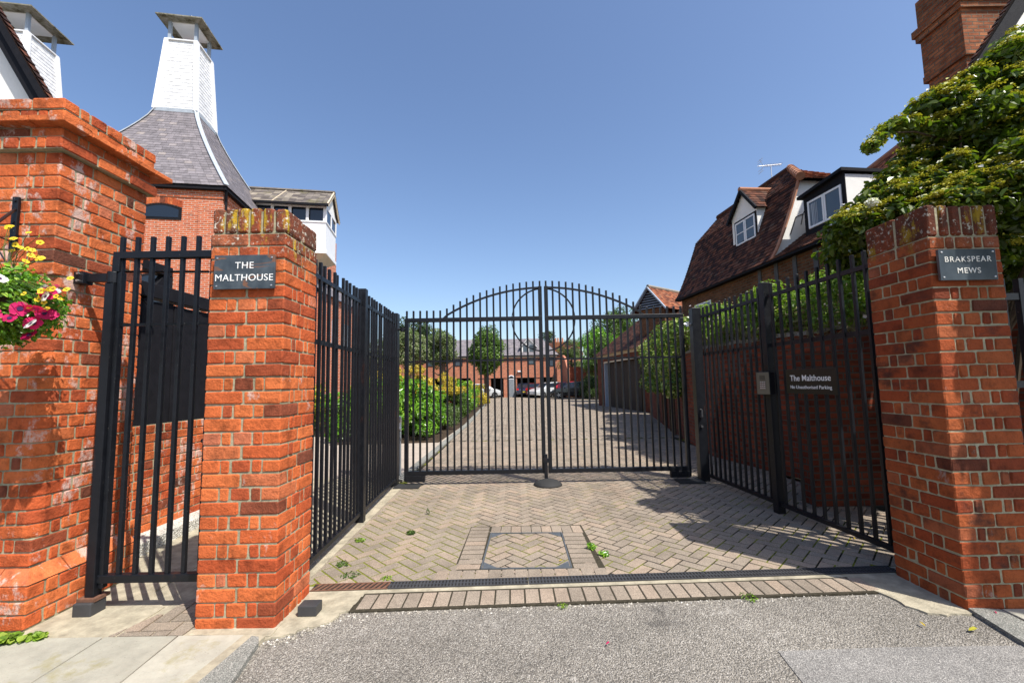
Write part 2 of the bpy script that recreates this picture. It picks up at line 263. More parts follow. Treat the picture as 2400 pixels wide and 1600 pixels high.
# ------------------------------------------------------------ mesh builder
class MB:
    def __init__(s): s.v = []; s.f = []; s.r = []
    def add(s, vs_, fs, r=None):
        k = len(s.v); s.v += [tuple(p) for p in vs_]; s.f += [tuple(i+k for i in f) for f in fs]
        r = random.random() if r is None else r; s.r += [r]*len(fs); return s
    def box(s, x0, x1, y0, y1, z0, z1, r=None):
        if x0 > x1: x0, x1 = x1, x0
        if y0 > y1: y0, y1 = y1, y0
        return s.add([(x0, y0, z0), (x1, y0, z0), (x1, y1, z0), (x0, y1, z0), (x0, y0, z1), (x1, y0, z1), (x1, y1, z1), (x0, y1, z1)],
                     [(0, 3, 2, 1), (4, 5, 6, 7), (0, 1, 5, 4), (1, 2, 6, 5), (2, 3, 7, 6), (3, 0, 4, 7)], r)
    def hexa(s, p, r=None):   # 8 points, bottom ring then top ring, counter-clockwise from above
        return s.add(p, [(0, 3, 2, 1), (4, 5, 6, 7), (0, 1, 5, 4), (1, 2, 6, 5), (2, 3, 7, 6), (3, 0, 4, 7)], r)
    def quad(s, a, b, c, d, r=None): return s.add([a, b, c, d], [(0, 1, 2, 3)], r)
    def poly(s, pts, r=None): return s.add(pts, [tuple(range(len(pts)))], r)
    def prism(s, poly, z0, z1, r=None):
        n_ = len(poly); vs_ = [(x, y, z0) for x, y in poly] + [(x, y, z1) for x, y in poly]
        return s.add(vs_, [tuple(range(n_))[::-1], tuple(range(n_, 2*n_))] + [(i, (i+1) % n_, (i+1) % n_+n_, i+n_) for i in range(n_)], r)
    def sheet(s, poly, z, t=.03): return s.prism(poly, z-t, z)
    def bar(s, a, b, wx, wy=None, upv=(0, 0, 1), r=None):   # rectangular bar between two points
        wy = wx if wy is None else wy; a = Vector(a); b = Vector(b); d = (b-a).normalized(); u = Vector(upv)
        if abs(d.dot(u)) > .95: u = Vector((0, 1, 0))
        x = d.cross(u).normalized(); y = x.cross(d).normalized(); x = x*wx/2; y = y*wy/2
        return s.add([a-x-y, a+x-y, a+x+y, a-x+y, b-x-y, b+x-y, b+x+y, b-x+y], [(0, 1, 2, 3), (7, 6, 5, 4), (0, 4, 5, 1), (1, 5, 6, 2), (2, 6, 7, 3), (3, 7, 4, 0)], r)
    def tube(s, pts, rad, n_=8, cap=True, r=None):
        pts = [Vector(p) for p in pts]; rads = rad if isinstance(rad, (list, tuple)) else [rad]*len(pts); rings = []; vs_ = []
        for i, p in enumerate(pts):
            d = (pts[min(i+1, len(pts)-1)] - pts[max(i-1, 0)]).normalized(); u = Vector((0, 0, 1)) if abs(d.z) < .9 else Vector((0, 1, 0))
            x = d.cross(u).normalized(); y = d.cross(x).normalized()
            vs_ += [p + (x*math.cos(2*math.pi*k/n_) + y*math.sin(2*math.pi*k/n_))*rads[i] for k in range(n_)]
        fs = [(i*n_+k, i*n_+(k+1) % n_, (i+1)*n_+(k+1) % n_, (i+1)*n_+k) for i in range(len(pts)-1) for k in range(n_)]
        if cap: fs += [tuple(range(n_))[::-1], tuple(range((len(pts)-1)*n_, len(pts)*n_))]
        return s.add(vs_, fs, r)
    def lathe(s, prof, c=(0, 0, 0), n_=24, r=None):   # prof: (radius, z)
        vs_ = [(c[0]+a*math.cos(2*math.pi*k/n_), c[1]+a*math.sin(2*math.pi*k/n_), c[2]+z) for a, z in prof for k in range(n_)]
        fs = [(i*n_+k, i*n_+(k+1) % n_, (i+1)*n_+(k+1) % n_, (i+1)*n_+k) for i in range(len(prof)-1) for k in range(n_)]
        fs += [tuple(range(n_))[::-1], tuple(range((len(prof)-1)*n_, len(prof)*n_))]
        return s.add(vs_, fs, r)
    def xf(s, mtx, k0=0):
        for i in range(k0, len(s.v)): s.v[i] = tuple(mtx @ Vector(s.v[i]))
        return s
    def build(s, name, m, parent=None, smooth=False, bevel=0, uv=False, label=None):
        me = bpy.data.meshes.new(name); me.from_pydata(s.v, [], s.f); me.update()
        return finish(me, name, m, parent, s.r, smooth, bevel, uv, label)
def finish(me, name, m, parent=None, r=None, smooth=False, bevel=0, uv=False, label=None):
    me.materials.append(m)
    if r is not None:
        a = me.attributes.new('rnd', 'FLOAT', 'FACE'); a.data.foreach_set('value', np.asarray(r, dtype=np.float32))
    if smooth: me.polygons.foreach_set('use_smooth', [True]*len(me.polygons))
    if uv:
        l = me.uv_layers.new(name='UVMap')
        for p in me.polygons:
            nn = p.normal; u = Vector((0, 0, 1)).cross(nn)
            if u.length < .3: u = Vector((1, 0, 0))
            u.normalize(); v_ = nn.cross(u)
            for li in p.loop_indices:
                q = me.vertices[me.loops[li].vertex_index].co; l.data[li].uv = (q.dot(u), q.dot(v_))
    o = bpy.data.objects.new(name, me); C.objects.link(o)
    if bevel:
        b = o.modifiers.new('bevel', 'BEVEL'); b.width = bevel; b.segments = 2; b.limit_method = 'ANGLE'
    if parent: o.parent = parent
    if label: o['label'] = label
    return o
def npmesh(name, V, nv, m, parent=None, r=None, smooth=False, label=None):
    """faces of nv consecutive vertices each"""
    me = bpy.data.meshes.new(name); n_ = len(V)//nv
    me.vertices.add(len(V)); me.vertices.foreach_set('co', np.asarray(V, dtype=np.float32).ravel())
    me.loops.add(len(V)); me.loops.foreach_set('vertex_index', np.arange(len(V), dtype=np.int32))
    me.polygons.add(n_); me.polygons.foreach_set('loop_start', np.arange(0, len(V), nv, dtype=np.int32)); me.polygons.foreach_set('loop_total', np.full(n_, nv, dtype=np.int32))
    me.update(calc_edges=True)
    return finish(me, name, m, parent, r, smooth, label=label)
def thing(name, label, cat, loc=(0, 0, 0), rz=0, group=None):
    o = bpy.data.objects.new(name, None); C.objects.link(o); o.location = loc; o.rotation_euler = (0, 0, rz); o.empty_display_size = .2
    o['label'] = label; o['category'] = cat
    if group: o['group'] = group
    return o
def tag(o, label, cat, group=None):
    o['label'] = label; o['category'] = cat
    if group: o['group'] = group
    return o
def struct(o): o['kind'] = 'structure'; return o
def copy_obj(o, parent, loc=None):
    c = o.copy(); C.objects.link(c); c.parent = parent
    if loc is not None: c.location = loc
    return c

# bricks: a rounded prism from any convex footprint (ccw)
def brick(mb, poly, z0, z1, rr=None, bev=.006, jit=.0012):
    n_ = len(poly); cx = sum(p[0] for p in poly)/n_; cy = sum(p[1] for p in poly)/n_
    P = []
    for i in range(n_):
        a = Vector(poly[i-1]); b = Vector(poly[i]); c = Vector(poly[(i+1) % n_])
        P.append(b+(a-b).normalized()*bev*1.3); P.append(b+(c-b).normalized()*bev*1.3)
    dx, dy = random.gauss(0, jit), random.gauss(0, jit); m_ = len(P); vs_ = []
    z0 += random.gauss(0, .001); z1 += random.gauss(0, .001)
    for z, ins in ((z0, bev), (z0+bev, 0), (z1-bev, 0), (z1, bev)):
        for p in P:
            d = Vector((p[0]-cx, p[1]-cy)); L = max(d.length, 1e-6); q = Vector(p)-d/L*ins
            vs_.append((q.x+dx+random.gauss(0, .0013), q.y+dy+random.gauss(0, .0013), z+random.gauss(0, .0013)))
    fs = [(k*m_+i, k*m_+(i+1) % m_, (k+1)*m_+(i+1) % m_, (k+1)*m_+i) for k in range(3) for i in range(m_)]
    fs += [tuple(range(m_))[::-1], tuple(range(3*m_, 4*m_))]
    mb.add(vs_, fs, random.random()**.8 if rr is None else rr)
def cutpoly(x0, x1, y0, y1): return [(x0, y0), (x1, y0), (x1, y1), (x0, y1)]
J = .0095
def ring_course(mb, x0, x1, y0, y1, z0, z1, A, bd=.112, rr=None, chamfer=0, cap_end=True):
    """bricks of one course round a rectangle: A = stretchers on the fronts"""
    def row_x(xa, xb, ya, yb, ws):
        L = xb-xa; tot = sum(ws); x = xa
        for w_ in ws:
            w2 = w_*L/tot; a, b = x+J/2*(x > xa+1e-6), x+w2-J/2*(x+w2 < xb-1e-6); x += w2
            yield a, b, ya, yb
    nx, ny = x1-x0, y1-y0
    def sts(L): k = max(1, round(L/.23)); return [1]*k
    def hds(L):
        k = max(1, int((L-.12)/.115)); return [.55]+[1]*k+[.55] if k > 1 else [.5, 1, .5]
    if nx < .7:
        hx = [.5, 1, .5]
    else: hx = hds(nx-2*bd)
    hy = [.5, 1, .5] if ny < .62 else hds(ny-2*bd)
    if A:
        segs = list(row_x(x0, x1, y0, y0+bd-J/2, sts(nx)))+list(row_x(x0, x1, y1-bd+J/2, y1, sts(nx)))
        segs += [(x0, x0+bd, a, b) for a, b, _, _ in row_x(y0+bd+J/2, y1-bd-J/2, 0, 0, hy)] + [(x1-bd, x1, a, b) for a, b, _, _ in row_x(y0+bd+J/2, y1-bd-J/2, 0, 0, hy)]
    else:
        segs = [(x0, x0+bd, a, b) for a, b, _, _ in row_x(y0, y1, 0, 0, sts(ny))] + [(x1-bd, x1, a, b) for a, b, _, _ in row_x(y0, y1, 0, 0, sts(ny))]
        segs += list(row_x(x0+bd+J/2, x1-bd-J/2, y0, y0+bd, hx))+list(row_x(x0+bd+J/2, x1-bd-J/2, y1-bd, y1, hx))
    for a, b, c, d in segs:
        p = cutpoly(a, b, c, d)
        if chamfer and abs(b-x1) < .001 and abs(c-y0) < .001: p = [(a, c), (b-chamfer, c), (b, c+chamfer), (b, d), (a, d)]
        brick(mb, p, z0+J/2, z1-J/2, rr)

# ------------------------------------------------------------ ground
struct(MB().sheet([(-400, -200), (400, -200), (400, 700), (-400, 700)], -.06).build('ground', M['earth']))
struct(MB().sheet([(-60, -30), (60, -30), (60, 3.02), (2.5, 3.02), (-1.2, 2.9), (-60, 2.9)], -.012, .02).build('road', M['asphalt']))
struct(MB().sheet([(1.36, 2.12), (1.40, 2.43), (2.0, 2.445), (2.72, 2.44), (6, 2.44), (6, 1.6), (1.30, 1.6)], -.0075, .004).build('resurfaced_road', M['asphalt_new']))
# joint bed under the drive
struct(MB().sheet([(-1.75, 3.1), (3.3, 3.1), (3.9, 8), (3.9, 9.5), (6.1, 18.5), (6.2, 20), (9, 50), (-3.5, 50), (-2.2, 30), (-1.75, 16)], -.0036, .03).build('driveway_bed', M['joint']))
struct(MB().sheet([(-14, 6.0), (-1.72, 6.0), (-1.72, 16), (-2.2, 30), (-14, 30)], -.004, .04).build('side_path', M['bright_paving']))

def clip(poly, a, b, c):     # keep a*x+b*y<=c
    out = []
    for i in range(len(poly)):
        p, q = poly[i], poly[(i+1) % len(poly)]; dp, dq = a*p[0]+b*p[1]-c, a*q[0]+b*q[1]-c
        if dp <= 0: out.append(p)
        if dp*dq < 0:
            t = dp/(dp-dq); out.append((p[0]+(q[0]-p[0])*t, p[1]+(q[1]-p[1])*t))
    return out
def herring(reg, ang, cx, cy, keep, gap=.0064, W=.1):
    """yield paver polygons of a herringbone, kept inside a list of half-planes"""
    ca, sa = math.cos(ang), math.sin(ang); k = int(reg/W)
    for i in range(-k, k):
        for j in range(-k, k):
            mo = (i-j) % 4
            if mo == 0: r_0 = (i, i+2, j, j+1)
            elif mo == 3: r_0 = (i, i+1, j, j+2)
            else: continue
            mx, my = (r_0[0]+r_0[1])/2*W, (r_0[2]+r_0[3])/2*W
            X, Y = cx+ca*mx-sa*my, cy+sa*mx+ca*my
            if any(a*X+b*Y > c+.12 for a, b, c in keep): continue
            x0, x1, y0, y1 = r_0[0]*W+gap, r_0[1]*W-gap, r_0[2]*W+gap, r_0[3]*W-gap
            P = [(cx+ca*x-sa*y, cy+sa*x+ca*y) for x, y in ((x0, y0), (x1, y0), (x1, y1), (x0, y1))]
            if any(a*x+b*y > c for a, b, c in keep for x, y in P):
                for a, b, c in keep:
                    P = clip(P, a, b, c)
                    if len(P) < 3: break
                if len(P) < 3: continue
                ar = abs(sum(P[i_][0]*P[i_-1][1]-P[i_-1][0]*P[i_][1] for i_ in range(len(P))))/2
                if ar < .0012: continue
            yield P
def slab(mb, P, z, bev=.0014, t=.02, r=None):
    n_ = len(P); cx = sum(p[0] for p in P)/n_; cy = sum(p[1] for p in P)/n_
    z = z+max(-.0006, min(.001, random.gauss(0, .0004))); tx, ty = random.gauss(0, .003), random.gauss(0, .003)
    inn = []
    for x, y in P:
        d = Vector((x-cx, y-cy)); L = d.length; q = d*(1-bev*1.4/max(L, .01)); inn.append((cx+q.x, cy+q.y, z+tx*q.x+ty*q.y))
    vs_ = [(x, y, z-t) for x, y in P]+[(x, y, z-bev+tx*(x-cx)+ty*(y-cy)) for x, y in P]+inn
    fs = [tuple(range(2*n_, 3*n_))]+[(k*n_+i, k*n_+(i+1) % n_, (k+1)*n_+(i+1) % n_, (k+1)*n_+i) for k in range(2) for i in range(n_)]
    mb.add(vs_, fs, random.random() if r is None else r)
def drainY(x): return 3.285+.0315*(x+1.5)      # rear edge of the drain
# near field of the drive (bevelled blocks)
mb = MB(); near = [(0, -1, -3.24), (.0315, -1, -(3.285+.0315*1.5)), (0, 1, 11.0), (-1, 0, 1.60), (1, 0, 4.0)]
for P in herring(12, R(45), .08, 3.6, near): slab(mb, P, 0)
struct(mb.build('driveway', M['paver']))
V = []; rr = []
far = [(0, -1, -11.0), (0, 1, 47.5), (-1, -.04, 1.25), (1, -.19, 2.5)]
for P in herring(62, R(45), .08, 3.6, far, .0068):
    if len(P) == 4:
        V += [(x, y, 0) for x, y in P]; rr.append(random.random())
struct(npmesh('courtyard', V, 4, M['paver_far'], r=rr))
# block surround of the inspection cover
mb = MB(); jb = MB().sheet([(-.49, 3.46), (.70, 3.46), (.67, 4.50), (-.45, 4.50)], .0005, .006)
def lerpq(a, b, t): return (a[0]+(b[0]-a[0])*t, a[1]+(b[1]-a[1])*t)
def strip(mb, a0, a1, b0, b1, n_, z, gp=.008):
    for i in range(n_):
        t0, t1 = i/n_+gp/2/1.0, (i+1)/n_-gp/2/1.0
        slab(mb, [lerpq(a0, a1, t0), lerpq(a0, a1, t1), lerpq(b0, b1, t1), lerpq(b0, b1, t0)], z)
strip(mb, (-.245, 4.29), (.66, 4.275), (-.24, 4.485), (.655, 4.475), 9, .003, .007)
for k in range(10):
    y0, y1 = 3.49+k*.0995, 3.49+(k+1)*.0995
    slab(mb, [(-.475+.003*k, y0+.0075), (-.29+.003*k, y0+.0075), (-.285+.003*k, y1-.0075), (-.47+.003*k, y1-.0075)], .003)
for k in range(8):
    y0, y1 = 3.475+k*.0995, 3.475+(k+1)*.0995
    slab(mb, [(.455, y0+.0075), (.645, y0+.0075), (.645, y1-.0075), (.455, y1-.0075)], .003)
for k in range(13):
    x0 = -.62+k*.1015; y = drainY(x0)+.006
    slab(mb, [(x0+.005, y), (x0+.0965, y+.003), (x0+.0965, 3.475), (x0+.005, 3.475)], .003)
cov = thing('inspection_cover', 'square recessed inspection cover filled with herringbone blocks behind the drain', 'manhole cover')
struct(jb.build('driveway_joint_bed', M['dark_joint'])); struct(mb.build('block_edging', M['paver']))
q = [(-.275, 3.495), (.435, 3.48), (.445, 4.27), (-.235, 4.285)]
MB().sheet(q, .0025, .004).build('joint_tray', M['joint'], cov)
mb = MB()
hp = [(-1, .05, .275+.175-.008), (1, 0, .432), (0, -1, -3.502), (0, 1, 4.262)]
for P in herring(1.2, R(45), .12, 3.9, hp): slab(mb, P, .0055, t=.004)
mb.build('block_inlay', M['paver'], cov)
mb = MB()
for i in range(4):
    a, b = q[i], q[(i+1) % 4]; mb.bar((*a, .003), (*b, .003), .012, .012)
for (cx, cy, sx, sy) in ((-.262, 3.505, 1, 1), (.424, 3.492, -1, 1), (.432, 4.258, -1, -1), (-.228, 4.272, 1, -1)):
    P = [(cx, cy), (cx+sx*.11, cy), (cx, cy+sy*.11)]
    if sx*sy < 0: P = P[::-1]
    mb.prism(P, .003, .0075)
mb.build('steel_frame', M['cover_frame'], cov)

# soldier course and drain channel
mb = MB()
for k in range(35):
    x0 = -1.06+k*.1015
    def yf(x): return 2.925+.035*(x+1.06)
    slab(mb, [(x0+.0035, yf(x0)), (x0+.098, yf(x0+.1)), (x0+.098, yf(x0)+.2), (x0+.0035, yf(x0)+.2)], .0, .006)
struct(mb.build('block_course', M['paver']))
struct(MB().sheet([(-1.09, 2.90), (2.5, 3.03), (2.5, 3.26), (-1.09, 3.14)], -.0024, .02).build('block_course_bed', M['dark_joint']))
struct(MB().sheet([(-1.55, 2.9), (2.5, 3.04), (2.95, 3.42), (-1.55, 3.26)], -.0030, .03).build('drain_bed', M['concrete']))
def grate(x0, x1, name, lab, m, slant, rows):
    t = thing(name, lab, 'drain grate')
    mb = MB(); rot = math.atan(.0315)
    L = x1-x0; wv = .105; mb.box(0, L, -wv, -wv+.008, -.0006, .0045); mb.box(0, L, -.008, 0, -.0006, .0045)
    if rows == 2: mb.box(0, L, -wv/2-.006, -wv/2+.006, -.0006, .0045)
    p = .0245; k = 0
    while k*p < L-.01:
        x = k*p
        if slant: mb.hexa([(x, -wv+.006, -.0006), (x+.018, -wv+.006, -.0006), (x+.055, -.006, -.0006), (x+.037, -.006, -.0006), (x, -wv+.006, .0038), (x+.018, -wv+.006, .0038), (x+.055, -.006, .0038), (x+.037, -.006, .0038)]); k += 1.6
        else:
            mb.box(x, x+.0125, -wv+.006, -.006, -.0006, .0038); k += 1
    mb.build('grating', m, t); MB().box(0, L, -wv-.001, .001, -.10, -.0010).build('channel', M['dark_room'], t)
    t.location = (x0, drainY(x0), 0); t.rotation_euler = (0, 0, rot); return t
grate(-1.48, -.93, 'drain_grate', 'rusty brown drain grate with slanting slots at the left end of the channel', M['rust'], True, 1)
grate(-.928, .085, 'drain_grate', 'dusty black drain grate between the rusty grate and the inspection cover', M['black_plastic'], False, 2)
grate(.09, 1.4, 'drain_grate', 'black drain grate starting in front of the inspection cover', M['black_plastic'], False, 2)
grate(1.405, 2.86, 'drain_grate', 'black drain grate running into the shade by the right pillar', M['black_plastic'], False, 2)
# concrete patches
def ragged(P, k=6, j=.012):
    out = []
    for i in range(len(P)):
        a, b = P[i], P[(i+1) % len(P)]
        for s_ in range(k): out.append((a[0]+(b[0]-a[0])*s_/k+random.gauss(0, j), a[1]+(b[1]-a[1])*s_/k+random.gauss(0, j)))
    return out
struct(MB().sheet(ragged([(-1.50, 2.60), (-1.36, 2.66), (-1.2, 2.76), (-1.09, 2.92), (-1.06, 3.15), (-1.5, 3.17)]), -.001, .02).build('concrete_apron', M['concrete']))
struct(MB().sheet(ragged([(2.43, 3.02), (2.52, 2.76), (2.80, 2.73), (3.1, 2.9), (2.9, 3.3), (2.42, 3.26)]), -.001, .02).build('concrete_apron_right', M['concrete']))
struct(MB().sheet(ragged([(-1.97, 2.66), (-1.45, 2.64), (-1.45, 2.80), (-1.97, 2.85)], 5, .006), .004, .03).build('pillar_footing', M['concrete']))
struct(MB().sheet(ragged([(-3.05, 2.62), (-2.36, 2.655), (-2.36, 3.0), (-2.62, 3.2), (-2.62, 5), (-3.1, 5)], 5, .01), .003, .03).build('pier_footing', M['concrete']))
# pavement flags
mb = MB()
for k, (x0, x1, xb0, xb1) in enumerate([(-3.04, -2.437, -3.04, -2.425), (-2.43, -2.0, -2.418, -1.955), (-1.993, -1.55, -1.948, -1.66)]):
    slab(mb, [(xb0, 1.9), (xb1, 1.9), (x1-.004, 2.648), (x0+.002, 2.648)], .010, .004, .05)
for k in range(6): slab(mb, [(-3.05-.6*(k+1), 1.9), (-3.05-.6*k-.008, 1.9), (-3.05-.6*k-.008, 2.648), (-3.05-.6*(k+1), 2.648)], .010, .004, .05)
struct(mb.build('pavement', M['flag']))
struct(MB().sheet([(-8, 1.2), (-1.62, 1.2), (-1.5, 2.66), (-8, 2.66)], .002, .05).build('pavement_bed', M['soil']))
struct(MB().sheet(ragged([(-1.70, 1.9), (-1.60, 1.9), (-1.52, 2.25), (-1.47, 2.62), (-1.60, 2.64)], 4, .004), .012, .05).build('pavement_bedding', M['concrete']))
struct(MB().sheet([(-1.60, 1.9), (-1.36, 1.9), (-1.42, 2.30), (-1.47, 2.56), (-1.50, 2.61), (-1.545, 2.62)], .016, .05).build('kerb', M['kerb']))
struct(MB().sheet([(2.80, 2.79), (2.70, 2.3), (2.62, 1.7), (2.85, 1.7), (2.93, 2.3), (2.97, 2.76)], .014, .05).build('kerb_right', M['kerb']))
mb = MB()
for k in range(5): slab(mb, [(2.99+.6*k, 1.7), (3.58+.6*k, 1.7), (3.58+.6*k, 2.77), (2.99+.6*k, 2.77)], .010, .004, .05)
struct(mb.build('pavement_right', M['flag'])); struct(MB().sheet([(2.86, 1.6), (7, 1.6), (7, 2.9), (2.98, 2.9)], .003, .05).build('pavement_bed_right', M['soil']))
# alley floor
mb = MB()
for P in herring(7, R(2), -2.3, 3.5, [(0, -1, -2.655), (0, 1, 7.5), (-1, .42, 3.53), (1, 0, -1.945)]): slab(mb, P, .008)
struct(mb.build('alley_paving', M['paver'])); struct(MB().sheet([(-4, 2.65), (-1.5, 2.65), (-1.75, 7), (-4, 7)], -.003, .05).build('alley_bed', M['concrete']))
struct(MB().sheet([(-3.56, 3.6), (-3.28, 3.6), (-3.35, 4.8), (-3.4, 7), (-3.56, 7)], .10, .12).build('limed_kerb', M['white_gravel']))
struct(MB().sheet([(-1.72, 3.2), (-1.56, 3.2), (-1.60, 6.3), (-1.76, 6.3)], .006, .03).build('fence_footing', M['concrete']))
struct(MB().sheet([(-1.82, 6.6), (-1.68, 6.6), (-1.58, 15.5), (-1.9, 33), (-2.05, 33), (-1.74, 15.5)], .03, .06).build('bed_kerb', M['kerb']))
struct(MB().sheet([(-4.6, 10.8), (-1.9, 10.95), (-1.78, 15.5), (-2.07, 33), (-5, 33)], .02, .06).build('planting_bed', M['soil']))

# ------------------------------------------------------------ left gate pillar
CP = .0855
def pillar(name, label, x0, x1, y0, y1, nc, top, m, mtop):
    t = thing(name, label, 'gate pillar'); mb = MB(); z = -.02
    for k in range(nc):
        ring_course(mb, x0, x1, y0, y1, z, z+CP, k % 2 == 0, rr=None); z += CP
    mb.build('brickwork', m, t)
    mc = MB().box(x0+.0065, x1-.0065, y0+.0065, y1-.0065, -.03, z); mc.build('mortar_core', M['mortar'], t)
    mb = MB(); n_ = 6; pz = z
    for i in range(n_):     # brick-on-edge capping
        a, b = x0+(x1-x0)*i/n_+.006, x0+(x1-x0)*(i+1)/n_-.006
        dz = random.gauss(0, .004)
        if i < n_-1: brick(mb, cutpoly(a, b, y0-.004, (y0+y1)/2-.005), pz+.006, top+dz, random.random()*.5, .010, .002); brick(mb, cutpoly(a, b, (y0+y1)/2+.005, y1), pz+.006, top+dz, random.random()*.5, .010)
        else: brick(mb, cutpoly(a, b+.006, y0-.004, (y0+y1)/2-.005), pz+.006, top-.003, .1, .012); brick(mb, cutpoly(a, b+.006, (y0+y1)/2+.005, y1), pz+.006, top-.012, .05, .012)
    mb.build('brick_capping', mtop, t); MB().box(x0+.012, x1-.012, y0+.012, y1-.012, pz+.004, top-.014).build('capping_mortar', M['mortar'], t)
    return t
pillar('brick_pillar', 'sunlit orange brick gate pillar left of the double gates, carrying the malthouse slate', -1.957, -1.468, 2.72, 3.17, 29, 2.625, M['brick_lichen'], M['brick_lichen'])
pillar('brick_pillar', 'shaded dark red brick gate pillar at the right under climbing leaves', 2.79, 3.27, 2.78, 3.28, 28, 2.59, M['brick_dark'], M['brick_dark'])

# ------------------------------------------------------------ tall left pier
t = thing('brick_pier', 'tall weathered brick pier with oversailing moulded top at the left edge', 'brick pier'); X0 = -4.4
mb = MB(); mp = MB(); core = MB(); z = 0.01
def prof(k):   # outset for course k
    if k < 3: return .072
    if k == 3: return .072
    if k <= 35: return 0.0
    return {36: .035, 37: .0, 38: .03, 39: .03}.get(k, .03)
k = 0
for k in range(36):
    o_ = prof(k); ch = .055 if 6 <= k < 26 else 0
    if k != 3: ring_course(mb if k % 5 else mb, X0, -3.06+o_, 2.79-o_, 3.48+o_*.3, z, z+CP, k % 2 == 0, chamfer=ch)
    else:      # splayed plinth course
        for i in range(6):
            xb = -2.988-i*.225; a, b = xb-.215, xb
            mb.hexa([(a, 2.718, z+.006), (b, 2.718, z+.006), (b, 2.86, z+.006), (a, 2.86, z+.006), (a, 2.785, z+CP-.004), (b-(.07 if i == 0 else 0), 2.785, z+CP-.004), (b-(.07 if i == 0 else 0), 2.86, z+CP-.004), (a, 2.86, z+CP-.004)], .95)
        for i in range(3):
            ya, yb = 2.73+i*.25, 2.73+i*.25+.24
            mb.hexa([(-3.13, ya, z+.006), (-2.988, ya, z+.006), (-2.988, yb, z+.006), (-3.13, yb, z+.006), (-3.13, ya+(.06 if i == 0 else 0), z+CP-.004), (-3.055, ya+(.06 if i == 0 else 0), z+CP-.004), (-3.055, yb, z+CP-.004), (-3.13, yb, z+CP-.004)], .92)
    z += CP
core.box(X0, -3.0672, 2.7972, 3.474, -.02, .01+6*CP-.004); core.prism([(X0, 2.7972), (-3.0672-.055, 2.7972), (-3.0672, 2.7972+.055), (-3.0672, 3.474), (X0, 3.474)], .01+6*CP-.004, .01+26*CP+.004); core.box(X0, -3.0672, 2.7972, 3.474, .01+26*CP+.004, z); core.box(X0, -2.996, 2.726, 3.48, -.02, .01+3*CP)
zt = z   # 3.088
for (dz, o_, A) in ((CP, .045, 0), (CP*.95, .012, 1)):
    ring_course(mb, X0, -3.06+o_, 2.79-o_, 3.48+o_, z, z+dz, A); core.box(X0, -3.067+o_, 2.797-o_, 3.47+o_, z, z+dz+.002); z += dz
# tile lip
for i in range(7):
    b = -2.968-i*.24; brick(mb, cutpoly(b-.232, b, 2.70, 2.9), z+.002, z+.038, .8, .003)
for i in range(4):
    a = 2.91+i*.18; brick(mb, cutpoly(-3.2, -2.968, a, a+.172), z+.002, z+.038, .85, .003)
z += .04; core.box(X0, -2.99, 2.73, 3.56, z-.004, z+.006); z += .004
for (dz, o_, A) in ((CP*.92, .025, 0), (CP*.95, .03, 1)):
    ring_course(mb, X0, -3.06+o_, 2.79-o_, 3.48+o_, z, z+dz, A); core.box(X0, -3.067+o_, 2.797-o_, 3.47+o_, z, z+dz-.012); z += dz
mb.build('brickwork', M['brick_pale'], t); core.build('mortar_core', M['mortar'], t)

# alley wall with timber screen on top
mb = MB(); core = MB(); z = .0
for k in range(13):
    y = 3.62 if k % 2 else 3.50
    while y < 7.2:
        L = .225 if k % 2 else .112
        brick(mb, cutpoly(-3.70, -3.55, y+.005, y+L-.005), z+.006, z+CP-.005); y += L
    z += CP
t = thing('alley_wall', 'low sunlit brick wall beneath the black boards in the side alley', 'brick wall')
mb.build('brickwork', M['brick_pale'], t); core.box(-3.9, -3.557, 3.5, 7.2, 0, z).build('mortar_core', M['mortar'], t)
t = thing('timber_screen', 'black vertical board screen standing on the alley wall behind the small gate', 'timber screen')
mb = MB(); y = 3.7
while y < 5.6:
    wb = random.uniform(.11, .15); mb.box(-3.60, -3.575+random.gauss(0, .003), y, y+wb-.007, 1.05, 2.34+random.gauss(0, .008)); y += wb
mb.build('board', M['black_timber'], t, bevel=.004)
MB().box(-3.68, -3.61, 3.7, 5.6, 1.15, 1.25).build('rail', M['black_timber'], t); MB().box(-3.68, -3.61, 3.7, 5.6, 2.12, 2.22).build('rail', M['black_timber'], t)
mb = MB(); mb.hexa([(-3.66, 3.9, 2.36), (-3.54, 3.9, 2.36), (-3.54, 5.02, 2.36), (-3.66, 5.02, 2.36), (-3.66, 3.9, 2.50), (-3.54, 3.9, 2.50), (-3.54, 5.1, 2.50), (-3.66, 5.1, 2.50)]); mb.build('head_beam', M['black_timber'], t, bevel=.006)
mb = MB(); mb.box(-3.72, -3.60, 3.9, 4.02, 1.1, 2.7); mb.bar((-3.6, 4.1, 2.3), (-3.6, 4.35, 2.62), .07, .07); mb.box(-3.66, -3.55, 3.95, 4.4, 2.62, 2.72); mb.build('post', M['black_timber'], t, bevel=.006)

# ------------------------------------------------------------ ironwork
def sq(mb, x, y, z0, z1, a=.026): return mb.box(x-a/2, x+a/2, y-a/2, y+a/2, z0, z1)
